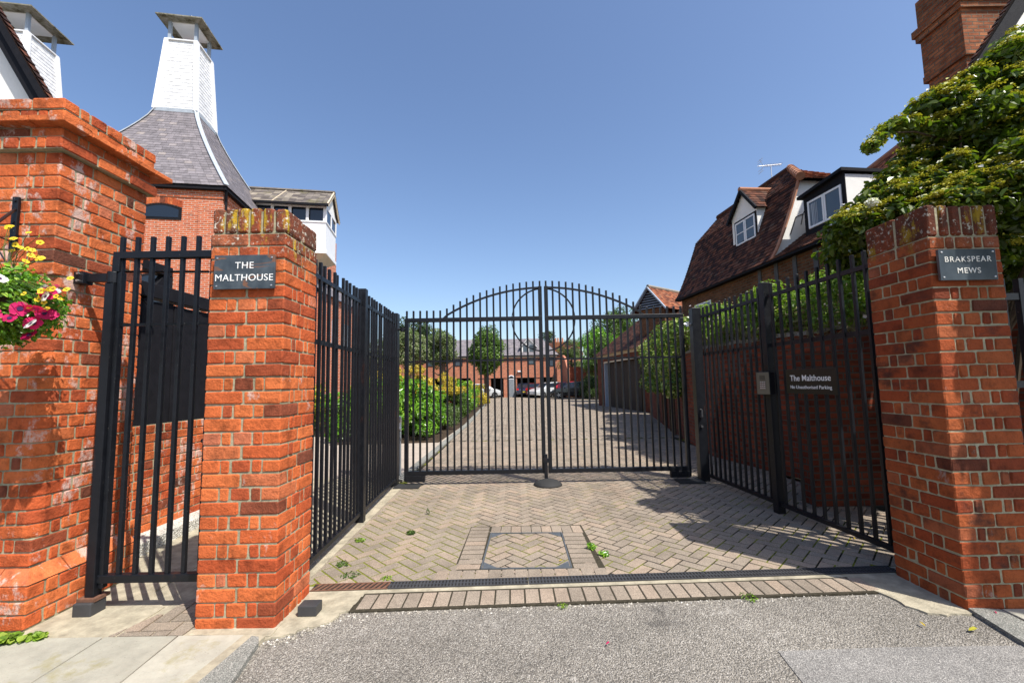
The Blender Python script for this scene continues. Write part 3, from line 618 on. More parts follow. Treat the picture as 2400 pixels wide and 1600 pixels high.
# pedestrian gate
GY = 2.96
t = thing('pedestrian_gate', 'narrow black barred gate closing the alley between the tall pier and the left pillar', 'gate')
mb = MB(); mb.box(-2.80, -2.0, GY-.025, GY+.025, 2.375, 2.425); mb.box(-2.80, -2.0, GY-.025, GY+.025, .185, .235); mb.box(-2.80, -2.75, GY-.027, GY+.027, 2.28, 2.377); mb.box(-2.765, -2.735, GY-.02, GY+.02, .15, 2.28); mb.box(-2.03, -1.985, GY-.024, GY+.024, .15, 2.377); mb.build('frame', M['steel'], t, bevel=.003)
MB().box(-2.76, -2.0, GY-.005, GY+.005, 1.895, 1.915).build('middle_rail', M['steel'], t)
b0 = sq(MB(), 0, 0, .2, 2.535).build('bar', M['steel'], t, bevel=.003); b0.location = (-2.755, GY, 0)
for k in range(1, 7): copy_obj(b0, t, (-2.755+k*.108, GY, 0))
MB().tube([(-2.77, GY+.05, 2.30), (-2.2, GY+.09, 2.30)], .009, 8).build('closer_arm', M['steel'], t)
mb = MB().box(-2.06, -1.975, GY-.05, GY+.05, .98, 1.13); mb.tube([(-2.12, GY-.02, 1.10), (-2.05, GY-.02, 1.10)], .014, 8); mb.build('latch', M['steel'], t, bevel=.004)
t = thing('hinge_post', 'black steel hinge post carrying the narrow gate beside the tall pier', 'post')
sq(MB(), -2.80, GY-.01, .10, 2.20, .060).build('shaft', M['steel'], t, bevel=.004)
mb = MB(); mb.tube([(-2.80, GY-.01, 2.20), (-2.80, GY-.01, 2.28)], .036, 14); mb.box(-2.99, -2.80, GY-.01, GY+.02, 2.215, 2.275); mb.box(-3.058, -2.99, GY-.035, GY+.04, 2.20, 2.285); mb.build('hinge_bracket', M['steel'], t, bevel=.003)
for z_ in (2.268, 2.218): MB().tube([(-3.02, GY-.03, z_), (-3.02, GY-.05, z_)], .008, 8).build('bolt', M['alu'], t)
mb = MB(); mb.box(-2.86, -2.74, 2.90, 3.01, .085, .105); mb.build('base_plate', M['rust'], t)
tag(MB().box(-2.865, -2.745, 2.88, 2.99, 0, .084).build('black_block', M['black_plastic'], bevel=.006), 'black square block under the hinge post of the narrow gate', 'block')
tag(MB().box(-1.395, -1.275, 2.845, 2.935, 0, .062).build('black_block', M['black_plastic'], bevel=.004), 'small black block on the concrete at the foot of the malthouse pillar', 'block')

# side fences: x of the line at two ends
def fence(lab, xa, ya, xb, yb, posts, nb, sgn, grp='railings beside the driveway'):
    t = thing('railing_fence', lab, 'railing fence', (xa, ya, 0), 0)
    L = math.hypot(xb-xa, yb-ya); ang = math.atan2(yb-ya, xb-xa); t.rotation_euler = (0, 0, ang)
    segs = [0]+posts+[L]
    b0 = None
    for i in range(len(segs)-1):
        s0, s1 = segs[i]+.05*(i > 0), segs[i+1]-.05
        MB().box(s0, s1, -.012, .012, 2.345, 2.385).build('top_rail', M['steel'], t, bevel=.002)
        MB().box(s0, s1, -.005, .005, 1.80, 1.84).build('middle_rail', M['steel'], t)
        MB().box(s0, s1, -.022, .022, .085, .125).build('bottom_rail', M['steel'], t, bevel=.002)
        for j in range(nb[i]):
            s_ = s0+(s1-s0)*(j+.5)/nb[i]
            if b0 is None: b0 = sq(MB(), 0, 0, .1, 2.50).build('bar', M['steel'], t, bevel=.003); b0.location = (s_, 0, 0)
            else: copy_obj(b0, t, (s_, 0, 0)).rotation_euler = (random.gauss(0, .002), random.gauss(0, .002), random.gauss(0, .05))
    for s_ in posts: sq(MB(), s_, 0, 0, 2.53, .085).build('post', M['steel'], t, bevel=.004)
    return t
fence('black railing fence running from the malthouse pillar back to the left gate post', -1.60, 3.19, -1.715, 6.27, [1.52], [14, 13], 1)
fence('black railing fence running from the right pillar back to the right gate post', 2.975, 3.30, 2.76, 6.22, [1.47], [11, 12], -1)
# gate posts
for nm, lab, x, s_ in (('gate_post', 'broad black steel gate post at the left end of the double gates', -1.755, 1), ('gate_post', 'broad black steel gate post at the right end of the double gates', 2.745, -1)):
    t = thing(nm, lab, 'gate post', (x, 6.33, 0)); MB().box(-.065, .065, -.065, .065, 0, 2.52).build('shaft', M['steel'], t, bevel=.005)
    mb = MB(); mb.tube([(s_*.06, 0, 2.28), (s_*.17, 0, 2.28)], .018, 8); mb.tube([(s_*.12, 0, 2.245), (s_*.12, 0, 2.315)], .03, 10); mb.build('hinge_bolt', M['alu'] if s_ < 0 else M['steel'], t)
    mb = MB(); mb.tube([(-.02, -.07, 1.02), (-.02, -.10, 1.02), (-.02, -.105, .92), (-.02, -.07, .91)], .014, 8); mb.tube([(-.02, -.068, .78), (-.02, -.09, .78)], .018, 8); mb.build('key_switch', M['black_plastic'], t)
# double gates
GY = 6.35
def leaf_gate(lab, xo, xi, s_):
    """xo outer edge, xi inner edge; s_=+1 if inner lies to +x"""
    t = thing('gate_leaf', lab, 'gate', group='double driveway gates'); mb = MB()
    mb.box(min(xo, xi), max(xo, xi), GY-.03, GY+.03, 2.385, 2.445); mb.box(min(xo, xi), max(xo, xi), GY-.03, GY+.03, .145, .205)
    mb.box(xo, xo+s_*.055, GY-.029, GY+.029, .0+.06, 2.385); mb.box(xi-s_*.055, xi, GY-.029, GY+.029, .145, 2.90); mb.build('frame', M['steel'], t, bevel=.004)
    MB().box(min(xo, xi), max(xo, xi), GY-.006, GY+.006, 1.785, 1.81).build('middle_rail', M['steel'], t)
    def arch(x):
        d = abs(x-.48); R_ = (1.52**2+.44**2)/(2*.44); zc = 2.445+.44-R_
        return zc+math.sqrt(max(R_*R_-d*d, 0)) if d < 1.50 else 2.44
    n_ = 20; xa, xb = xo+s_*.028, xi-s_*.028; b0 = None
    for k in range(n_+1):
        x = xa+(xb-xa)*k/n_; top = max(2.56, arch(x)+.10)
        sq(MB(), x, GY, .2 if 0 < k < n_ else 2.3, top, .027).build('bar', M['steel'], t, bevel=.003)
    e = xi-s_*.03; pts = []
    for k in range(25):
        x = .48-s_*(1.5-(1.5-abs(e-.48))*k/24); pts.append((x, GY-.012, arch(x)-.005))
    mb = MB()
    for a, b in zip(pts[:-1], pts[1:]): mb.bar(a, b, .014, .030)
    mb.build('arched_rail', M['steel'], t)
    mb = MB(); pts = []
    for k in range(33):
        a = math.pi/2+s_*math.pi*(k/32); x = .48+.475*math.cos(a); z_ = 2.395+.475*math.sin(a)
        if s_*(e-x) >= -.005: pts.append((x, GY+.012, z_))
    for a, b in zip(pts[:-1], pts[1:]): mb.bar(a, b, .012, .022)
    mb.build('half_ring', M['steel'], t)
    mb = MB(); mb.box(xo+s_*.02, xo+s_*.30, GY-.035, GY+.035, .05, .145); mb.build('hinge_shoe', M['steel'], t, bevel=.006)
    return t
tl = leaf_gate('left leaf of the tall arched black double gates, beside the green laurel', -1.60, .462, 1)
leaf_gate('right leaf of the tall arched black double gates, before the ivy wall', 2.57, .498, -1)
mb = MB(); mb.box(.435, .485, GY-.055, GY-.028, .02, .42); mb.box(.42, .50, GY-.06, GY-.028, .30, .36); mb.build('drop_bolt', M['steel'], tl, bevel=.003)
tag(MB().lathe([(.205, 0), (.20, .02), (.15, .052), (.08, .075), (.0, .082)], (.475, GY-.12, 0), 28).build('gate_stop', M['rubber'], smooth=True), 'domed black gate stop on the blocks under the meeting gates', 'gate stop')
for x, lab in ((-1.52, 'flat black pivot cover on the blocks below the left gate hinge'), (2.52, 'flat black pivot cover on the blocks below the right gate hinge')):
    tag(MB().box(x-.19, x+.17, GY-.22, GY+.02, 0, .022).build('pivot_cover', M['rubber'], bevel=.006), lab, 'cover plate')

# ------------------------------------------------------------ signs
def text(body, size, m, parent, mtx, depth=.0025, space=1.0, bold=0):
    cu_ = bpy.data.curves.new('lettering', 'FONT'); cu_.body = body; cu_.size = size; cu_.extrude = depth; cu_.align_x = 'CENTER'; cu_.align_y = 'CENTER'; cu_.space_character = space; cu_.offset = bold
    o = bpy.data.objects.new('tmp', cu_); C.objects.link(o); bpy.context.view_layer.update()
    me = bpy.data.meshes.new_from_object(o.evaluated_get(bpy.context.evaluated_depsgraph_get())); bpy.data.objects.remove(o)
    me.transform(mtx); me.name = 'lettering'; me.materials.clear(); return finish(me, 'lettering', m, parent)
def face_mtx(c, nx):     # text facing direction nx (horizontal)
    n_ = Vector(nx).normalized(); z_ = Vector((0, 0, 1)); x_ = z_.cross(n_)
    return Matrix(((x_.x, z_.x, n_.x, c[0]), (x_.y, z_.y, n_.y, c[1]), (x_.z, z_.z, n_.z, c[2]), (0, 0, 0, 1)))
def plaque(lab, c, nrm, w_, h_, t_, m, lines, screws=True, lm='letter_white', name='slate_sign'):
    t = thing(name, lab, 'sign', c, 0); mt = face_mtx((0, 0, 0), nrm)
    MB().box(-w_/2, w_/2, -h_/2, h_/2, -t_, 0).xf(mt).build('plate', M[m], t, bevel=.002)
    for body, size, dy, sp, bo in lines:
        text(body, size, M[lm], t, mt @ Matrix.Translation((0, dy, .0015)), .0012, sp, bo)
    if screws:
        for sx in (-1, 1):
            for sy in (-1, 1): MB().lathe([(.0065, 0), (.0055, .004), (0, .006)], (sx*(w_/2-.02), sy*(h_/2-.02), 0), 10).xf(mt).build('screw', M['alu'], t)
    return t
plaque('riven slate plaque reading THE MALTHOUSE on the left pillar', (-1.713, 2.690, 2.195), (0, -1, 0), .392, .222, .016, 'slate_sign', [('THE', .062, .040, 1.12, .0), ('MALTHOUSE', .062, -.040, 1.08, .0)])
plaque('dark slate plaque reading BRAKSPEAR MEWS on the right pillar', (3.0, 2.745, 2.171), (0, -1, 0), .375, .207, .018, 'slate_plain', [('BRAKSPEAR', .052, .034, 1.18, 0), ('MEWS', .052, -.042, 1.15, 0)], lm='letter_cream')
nf = (-1, -.0735, 0)
plaque('black notice reading The Malthouse No Unauthorised Parking on the right railings', (2.878, 4.155, 1.417), nf, .64, .245, .004, 'sign_black', [('The Malthouse', .084, .030, 1.02, .0003), ('No Unauthorised Parking', .049, -.058, 1.03, 0)], screws=False, name='notice_sign')
t = thing('entry_phone', 'beige entry phone with keypad fixed to the right railing post', 'intercom', (2.80, 4.74, 1.40), R(24))
MB().box(-.045, .045, -.075, .075, -.125, .125).build('casing', M['steel'], t, bevel=.004); MB().box(-.052, -.045, -.073, .073, -.12, .12).build('front_plate', M['beige_metal'], t, bevel=.002)
mb = MB()
for i in range(4):
    for j in range(3): mb.box(-.058, -.052, -.03+j*.022, -.015+j*.022, -.06+i*.022, -.047+i*.022)
mb.build('keypad', M['alu'], t); mb = MB()
for i in range(5): mb.box(-.0535, -.052, -.03, .035, .04+i*.010, .044+i*.010)
mb.build('speaker_grille', M['dark_room'], t)
MB().tube([(.02, 0, 0), (.11, .02, 0)], .02, 8).build('bracket', M['steel'], t)
tag(MB().tube([(3.55, 4.05, 0), (3.55, 4.05, 1.35)], .045, 12).build('black_post', M['steel']), 'round black post behind the notice against the garden wall', 'post')
t = thing('bollard_light', 'grey bollard light with ribbed cap beside the left gate post', 'bollard', (-1.86, 6.95, 0))
MB().tube([(0, 0, 0), (0, 0, .72)], .055, 16).build('shaft', M['grey_metal'], t, smooth=False)
MB().lathe([(.058, .72), (.058, .74), (.05, .745), (.058, .76), (.05, .77), (.058, .785), (.05, .795), (.058, .81), (.05, .82), (.058, .835), (.05, .845), (.058, .86), (.062, .90), (.05, .95), (0, .965)], (0, 0, 0), 20).build('ribbed_cap', M['alu'], t)

# ------------------------------------------------------------ roofs laid tile by tile
def bil(a, b, c, d):      # a,b lower edge; d,c upper edge
    a, b, c, d = map(Vector, (a, b, c, d))
    return lambda u, t: (a*(1-u)+b*u)*(1-t)+(d*(1-u)+c*u)*t
def tiles(surf, rows, tw, lift, name, m, parent, jit=.003, flip=False, one=False, backing=True):
    V = []; F = []; rr = []; lip = []
    for r in range(rows):
        t0, t1 = r/rows, min(1, (r+1.12)/rows)
        w_ = (surf(1, t0)-surf(0, t0)).length; n_ = 1 if one else max(1, round(w_/tw)); off = .5/n_ if (r % 2 and not one) else 0
        us = [0]+[min(1, max(0, (k+off+(0 if off else 1))/n_)) for k in range(n_)]
        us = sorted(set(us+[1.0]))
        for a, b in zip(us[:-1], us[1:]):
            if b-a < 1e-4: continue
            p0, p1, p2, p3 = surf(a, t0), surf(b, t0), surf(b, t1), surf(a, t1)
            nn = (p1-p0).cross(p3-p0).normalized()*(-1 if flip else 1)
            g_ = (p1-p0)*(0 if one else .012); l0 = nn*(lift+random.uniform(-jit, jit)); l1 = nn*(lift+random.uniform(-jit, jit)); dn = (p0-p3).normalized()*random.uniform(0, jit*2)
            k = len(V); V += [p0+g_+l0+dn, p1-g_+l1+dn, p2-g_+nn*.001, p3+g_+nn*.001, p0+g_+dn, p1-g_+dn]
            F += [(k, k+1, k+2, k+3), (k+4, k+5, k+1, k)]; x = random.random(); rr += [x, x]
    if backing:      # closed underlay so no light leaks through
        N_ = 8; k = len(V)
        for j in range(N_+1):
            for i in range(2):
                p0, p1, p3 = surf(0, j/N_*.98), surf(1, j/N_*.98), surf(0, min(1, j/N_*.98+.02)); nn = (p1-p0).cross(p3-p0).normalized()*(-1 if flip else 1)
                V.append(surf(i, j/N_)-nn*.012)
        for j in range(N_): F.append((k+2*j, k+2*j+1, k+2*j+3, k+2*j+2)); rr.append(.0)
    me = bpy.data.meshes.new(name); me.from_pydata([tuple(v) for v in V], [], F); me.update()
    return finish(me, name, m, parent, rr)

# ---- oast kilns
def rot2(cx, cy, yaw):
    c, s_ = math.cos(yaw), math.sin(yaw)
    return lambda x, y, z: Vector((cx+c*x-s_*y, cy+s_*x+c*y, z))
def kiln(name, label, cx, cy, yaw, k=1.0, detail=True):
    t = thing(name, label, 'oast house', (cx, cy, 0), yaw)
    B, zE, w0, zC, w1, zT, cb, zK = 3.05*k, 8.6, .745*k, 12.7, .553*k, 15.84, .863*k, 16.71
    b = B-.14
    mb = MB(); mb.box(-b, b, -b, b, 0, zE-.12); mb.box(b-.75, b+.04, -b-.05, -b+.3, 0, zE-.62); mb.box(-b-.03, b+.03, -b-.03, b+.03, zE-.42, zE-.30)
    mb.build('brick_wall', M['oast_brick'], t, uv=True)
    MB().box(-B-.02, B+.02, -B-.02, B+.02, zE-.14, zE-.02).build('gutter', M['black_timber'], t)
    def half(tt): return w0+.02+(B+.03-w0)*(1-tt)**1.22
    for i in range(4):
        a = math.pi/2*i; R4 = Matrix.Rotation(a, 4, 'Z')
        def surf(u, tt, R4=R4):
            h = half(tt); return R4 @ Vector((h*(2*u-1), -h, zE+(zC-zE)*tt))
        tiles(surf, 30 if i < 2 else 16, .27, .010, 'slate_slope', M['slate_tile'], t, .003)
        pts = [R4 @ Vector((half(j/10), -half(j/10), zE+(zC-zE)*j/10+.03)) for j in range(11)]
        mb = MB(); q_ = 0
        for p0, p1 in zip(pts[:-1], pts[1:]): mb.bar(p0, p1, .15, .03)
        mb.build('hip_flashing', M['lead'], t)
        def cs(u, tt, R4=R4):
            h = w0+(w1-w0)*tt; return R4 @ Vector((h*(2*u-1), -h, zC+(zT-zC)*tt))
        tiles(cs, 20, 9, .012, 'weatherboard', M['board'], t, .0, one=True)
        mb = MB(); p0, p1 = R4 @ Vector((w0, -w0, zC)), R4 @ Vector((w1, -w1, zT)); mb.bar(p0, p1, .16, .16, upv=(1, 0, 0)); mb.build('corner_board', M['white_paint'], t)
    MB().box(-w0-.06, w0+.06, -w0-.06, w0+.06, zC-.10, zC+.05).build('lead_apron', M['lead'], t)
    MB().box(-w1-.07, w1+.07, -w1-.07, w1+.07, zT, zT+.05).build('cowl_sill', M['white_paint'], t)
    for sx in (-1, 1):
        for sy in (-1, 1): MB().box(sx*(w1-.06)-.055, sx*(w1-.06)+.055, sy*(w1-.06)-.055, sy*(w1-.06)+.055, zT+.05, zK+.03).build('cowl_post', M['grey_paint'], t)
    mb = MB(); z1_ = zK+.42*k
    vs_ = [(-cb, -cb, zK), (cb, -cb, zK), (cb, cb, zK), (-cb, cb, zK)]; mb.add(vs_+[(x, y, z+.05) for x, y, z in vs_]+[(0, 0, z1_)], [(0, 3, 2, 1), (0, 1, 5, 4), (1, 2, 6, 5), (2, 3, 7, 6), (3, 0, 4, 7), (4, 5, 8), (5, 6, 8), (6, 7, 8), (7, 4, 8)]); mb.build('cowl_cap', M['cowl_cap'], t)
    MB().box(-w1*.9, w1*.9, -w1*.9, w1*.9, zK-.03, zK+.01).build('cap_soffit', M['white_paint'], t)
    MB().lathe([(.03, 0), (.05, .05), (.06, .12), (.03, .2), (.0, .42)], (0, 0, z1_-.02), 10).build('finial', M['white_paint'], t)
    if detail:
        # arched windows on the near wall
        for (x0, x1, z0, z1) in ((.30, 1.62, 7.35, 7.78), (.25, 1.45, 4.35, 5.3)):
            f_ = MB(); P = [(x0, z0), (x1, z0)]+[(x1+(x0-x1)*j/8, z1+.14*math.sin(math.pi*j/8)) for j in range(9)]
            f_.add([(x, -b-.02, z) for x, z in P]+[(x, -b+.1, z) for x, z in P], [tuple(range(len(P)))]+[(i, (i+1) % len(P), (i+1) % len(P)+len(P), i+len(P)) for i in range(len(P))])
            wn = f_.build('window', M['black_timber'], t)
            P2 = [(x0+.09, z0+.08), (x1-.09, z0+.08)]+[(x1-.09+(x0-x1+.18)*j/8, z1-.07+.14*math.sin(math.pi*j/8)) for j in range(9)]
            MB().add([(x, -b-.026, z) for x, z in P2], [tuple(range(len(P2)))]).build('pane', M['glass'], wn)
            mb = MB()
            for j in range(17):
                a, c_ = j/17, (j+.88)/17; xa, xb = x0-.02+(x1-x0+.04)*a, x0-.02+(x1-x0+.04)*c_; za, zb = z1+.02+.14*math.sin(math.pi*a), z1+.02+.14*math.sin(math.pi*c_)
                mb.hexa([(xa, -b-.012, za), (xb, -b-.012, zb), (xb, -b+.05, zb), (xa, -b+.05, za), (xa, -b-.012, za+.23), (xb, -b-.012, zb+.23), (xb, -b+.05, zb+.23), (xa, -b+.05, za+.23)])
            mb.build('brick_arch', M['brick'], t)
        MB().tube([(b+.06, -b+.1, 0), (b+.06, -b+.1, zE-.5), (B-.02, -B+.1, zE-.15)], .05, 8).build('downpipe', M['black_timber'], t)
    return t
n = NT('mossy_felt'); o = n.co(); M['cowl_cap'] = n.out(n.ramp(n.noise(o, 3.5, 6, .75), [(.35, (.30, .29, .27)), (.5, (.20, .19, .14)), (.62, (.06, .05, .03))]), .85, .2)
kiln('oast_house', 'oast house with white cowl and tall slate roof above the malthouse pillar', -13.57, 17.09, .165)
kiln('oast_house', 'oast house at the top left corner with only its white cowl over the pier', -20.0, 16.5, .165, 1.172, False)

# ---- malthouse range with white lucam
t = thing('malthouse', 'brick malthouse range with white boarded lucam under a slate roof beside the oast', 'building')
MB().box(-16, -8.55, 18.9, 25, 0, 5.7).build('brick_wall', M['oast_brick'], t, uv=True)
MB().box(-16, -9.6, 19.2, 23, 5.7, 9.3).build('upper_wall', M['oast_brick'], t, uv=True)
tiles(bil((-8.4, 18.8, 5.65), (-8.4, 25.1, 5.65), (-9.7, 25.1, 6.8), (-9.7, 18.8, 6.8)), 9, .28, .01, 'lean_to_roof', M['slate_tile'], t)
for y in (20.1, 21.6, 23.2): MB().box(-8.56, -8.52, y, y+.7, 3.4, 4.6).build('window', M['grey_paint'], t)
c, s_ = math.cos(.178), math.sin(.178)
L = Matrix(((c, -s_, 0, -8.434), (s_, c, 0, 18.998), (0, 0, 1, 0), (0, 0, 0, 1)))
mb = MB().box(-6.5, 0, 0, 1.96, 7.62, 8.95); mb.box(-6.5, .02, -.02, 1.98, 9.62, 9.78)
mb.xf(L).build('lucam_body', M['white_paint'], t)
mb = MB().box(-6.5, .035, -.035, 1.995, 8.93, 9.0); mb.box(-6.52, .04, -.03, 1.99, 7.50, 7.66)
for x in (-.06, -.80, -1.54, -2.28, -3.02, -3.8): mb.box(x-.06, x+.06, -.025, .03, 8.95, 9.7)
for y in (.03, .98, 1.93): mb.box(-.05, .025, y-.06, y+.06, 8.95, 9.7)
mb.xf(L).build('lucam_trim', M['white_paint'], t)
for i, x in enumerate((-.74, -1.48, -2.22, -2.96, -3.74)): MB().box(x+.06, x+.62, .0, .02, 9.0, 9.62).xf(L).build('window', M['glass'], t)
for y in (.09, 1.04): MB().box(-.02, .0, y, y+.83, 9.0, 9.62).xf(L).build('window', M['glass'], t)
MB().box(-6.4, -.08, .08, 1.9, 9.0, 9.62).xf(L).build('lucam_interior', M['dark_room'], t)
V0 = lambda x, y, z: L @ Vector((x, y, z))
tiles(bil(V0(-6.6, -.22, 9.74), V0(.16, -.22, 9.74), V0(.16, .98, 10.80), V0(-6.6, .98, 10.80)), 9, .3, .014, 'roof_slope', M['stone_tile'], t)
tiles(bil(V0(.16, 2.18, 9.74), V0(-6.6, 2.18, 9.74), V0(-6.6, .98, 10.80), V0(.16, .98, 10.80)), 9, .3, .014, 'roof_slope', M['stone_tile'], t)
MB().add([V0(.0, 0, 9.72), V0(.0, 1.96, 9.72), V0(.0, .98, 10.68)], [(0, 1, 2)]).build('gable', M['white_render'], t)
mb = MB(); mb.bar(V0(.12, -.22, 9.70), V0(.12, .98, 10.76), .05, .16); mb.bar(V0(.12, 2.18, 9.70), V0(.12, .98, 10.76), .05, .16); mb.build('bargeboard', M['cream_board'], t)
mb = MB(); mb.bar(V0(-6.6, -.25, 9.68), V0(.14, -.25, 9.68), .11, .10); mb.build('gutter', M['black_timber'], t)
MB().bar(V0(-6.6, .98, 10.82), V0(.16, .98, 10.82), .22, .06).build('ridge', M['stone_tile'], t)
mb = MB(); mb.add([V0(-6.5, .0, 7.5), V0(.0, .0, 7.5), V0(.0, 1.96, 7.5), V0(-6.5, 1.96, 7.5), V0(-6.5, .45, 7.15), V0(-.5, .45, 7.15), V0(-.5, 1.5, 7.15), V0(-6.5, 1.5, 7.15)], [(4, 7, 6, 5), (0, 4, 5, 1), (1, 5, 6, 2), (2, 6, 7, 3), (3, 7, 4, 0)]); mb.build('coved_soffit', M['cream_board'], t)
mb = MB(); mb.bar(V0(-.5, .5, 7.2), V0(-1.3, .5, 5.9), .10, .10); mb.bar(V0(-.5, 1.45, 7.2), V0(-1.3, 1.45, 5.9), .10, .10); mb.build('brace', M['white_paint'], t)
mb = MB(); mb.bar(V0(-2.0, .98, 10.84), V0(-2.25, -.26, 9.72), .03, .03); mb.tube([V0(-2.25, -.28, 9.72), V0(-2.25, -.10, 9.45), V0(-2.25, -.04, 9.2)], .012, 6); mb.build('lightning_strap', M['cream_board'], t)

# ---- gambrel house on the right
W0 = Vector((6.2, 15.3, 0)); ht = Vector((.0870, -.9962, 0)); hn = Vector((.9962, .0870, 0))
H = lambda s, n_, z: W0+ht*s+hn*n_+Vector((0, 0, z))
def hbox(mb, s0, s1, n0, n1, z0, z1, r=None): return mb.hexa([H(s1, n0, z0), H(s1, n1, z0), H(s0, n1, z0), H(s0, n0, z0), H(s1, n0, z1), H(s1, n1, z1), H(s0, n1, z1), H(s0, n0, z1)], r)
t = thing('gambrel_house', 'old house with steep brown gambrel roof and two dormers behind the garden wall', 'house', tuple(W0))
t.location = (0, 0, 0)
mb = MB(); hbox(mb, 0, 10.2, 0, 3.35, 0, 4.42); mb.build('brick_wall', M['old_brick'], t, uv=True)
fs_ = lambda s0, s1: (lambda u, tt: H(s0+(s1-s0)*u, -.20+.92*tt**.82, 4.36+2.14*tt))
tiles(fs_(-.12, 4.98), 22, .165, .018, 'steep_roof_slope', M['clay_tile'], t, .006)
tiles(bil(H(-.12, .70, 6.47), H(4.98, .70, 6.47), H(3.55, 1.66, 7.50), H(-.12, 1.66, 7.50)), 13, .165, .018, 'upper_roof_slope', M['clay_tile'], t, .006)
tiles(bil(H(4.98, 2.62, 6.47), H(-.12, 2.62, 6.47), H(-.12, 1.66, 7.50), H(3.55, 1.66, 7.50)), 8, .3, .018, 'upper_roof_slope', M['clay_tile'], t, .006)
tiles(bil(H(5.10, .66, 6.44), H(5.10, 2.68, 6.44), H(3.55, 1.70, 7.50), H(3.55, 1.62, 7.50)), 14, .165, .018, 'half_hip', M['clay_bright'], t, .006)
tiles(lambda u, tt: H(4.98-5.1*u, 3.55-.92*tt**.82, 4.36+2.14*tt), 12, .4, .018, 'steep_roof_slope', M['clay_tile'], t)
mb = MB(); P = [H(4.90, -.05, 4.36)]+[H(4.90, -.17+.90*(j/8)**.82, 4.36+2.10*j/8) for j in range(1, 9)]+[H(4.90, 2.62, 6.46), H(4.90, 3.4, 4.36)]
mb.add(P, [tuple(range(len(P)))[::-1]]); mb.build('white_gable', M['white_render'], t)
mb = MB(); P2 = [p-ht*5.0 for p in P]; mb.add(P2, [tuple(range(len(P2)))]); mb.add([H(-.1, .7, 6.4), H(-.1, 2.6, 6.4), H(-.1, 1.66, 7.48)], [(0, 2, 1)]); mb.build('far_gable', M['old_brick'], t, uv=True)
mb = MB()
for j in range(12):
    a, b = H(4.99, -.20+.92*(j/12)**.82, 4.38+2.14*j/12), H(4.99, -.20+.92*((j+1)/12)**.82, 4.38+2.14*(j+1)/12); mb.bar(a, b, .10, .035, r=random.random())
mb.build('verge_tiles', M['hip_tile'], t)
mb = MB(); a, b = H(5.14, .62, 6.46), H(3.55, 1.66, 7.54)
for j in range(7):
    p, q_ = a.lerp(b, j/7), a.lerp(b, (j+1.1)/7); mb.tube([p, q_], [.105, .085], 12)
mb.build('hip_tiles', M['hip_tile'], t, smooth=False)
MB().tube([H(-.12, 1.66, 7.5), H(3.55, 1.66, 7.5)], .10, 8).build('ridge_tiles', M['clay_tile'], t)
# eaves shadow board and gutter
mb = MB(); hbox(mb, -.12, 10.2, -.20, -.12, 4.30, 4.36); hbox(mb, -.1, 10.2, -.12, .0, 4.30, 4.345); mb.build('eaves_board', M['black_timber'], t)
# lower near range
tiles(bil(H(5.0, -.20, 4.37), H(10.3, -.20, 4.37), H(10.3, 2.1, 6.02), H(5.0, 2.1, 6.02)), 24, .165, .018, 'low_roof_slope', M['clay_tile'], t, .007)
mb = MB(); tiles(bil(H(10.3, 4.4, 4.37), H(5.0, 4.4, 4.37), H(5.0, 2.1, 6.02), H(10.3, 2.1, 6.02)), 10, .4, .018, 'low_roof_slope', M['clay_tile'], t)
# dormer with flat roof
d = MB(); hbox(d, 5.46, 6.58, .40, 1.75, 4.70, 5.78); d.build('dormer_cheeks', M['white_render'], t)
d = MB(); hbox(d, 5.44, 6.59, .385, .405, 4.72, 4.93); hbox(d, 5.44, 6.59, .385, .405, 5.60, 5.82); hbox(d, 5.44, 5.55, .385, .405, 4.93, 5.60); hbox(d, 6.50, 6.59, .385, .405, 4.93, 5.60); d.build('dormer_front', M['black_timber'], t)
d = MB(); d.hexa([H(6.64, .28, 5.83), H(6.64, 1.95, 5.80), H(5.36, 1.95, 5.80), H(5.36, .28, 5.72), H(6.64, .28, 5.90), H(6.64, 1.95, 5.87), H(5.36, 1.95, 5.87), H(5.36, .28, 5.79)]); d.build('dormer_roof', M['black_timber'], t)
def casement(mbf, s0, s1, n_, z0, z1, bars=0):
    wd = .045
    hbox(mbf, s0, s0+wd, n_-.02, n_, z0, z1); hbox(mbf, s1-wd, s1, n_-.02, n_, z0, z1); hbox(mbf, s0+wd, s1-wd, n_-.02, n_, z0, z0+wd); hbox(mbf, s0+wd, s1-wd, n_-.02, n_, z1-wd, z1)
    for k in range(bars): zz = z0+(z1-z0)*(k+1)/(bars+1); hbox(mbf, s0+wd, s1-wd, n_-.015, n_-.003, zz-.012, zz+.012)
for s0, s1 in ((5.56, 6.02), (6.03, 6.49)):
    f_ = MB(); casement(f_, s0, s1, .39, 4.94, 5.59); wn = f_.build('window', M['white_paint'], t)
    pm = MB(); hbox(pm, s0+.04, s1-.04, .382, .39, 4.97, 5.56); pm.build('pane', M['glass_curtain'], wn)
cu_ = MB()
for k in range(5): hbox(cu_, 5.62+k*.045, 5.65+k*.045, .379, .383, 4.99, 5.5)
cu_.build('curtain', M['curtain'], t)
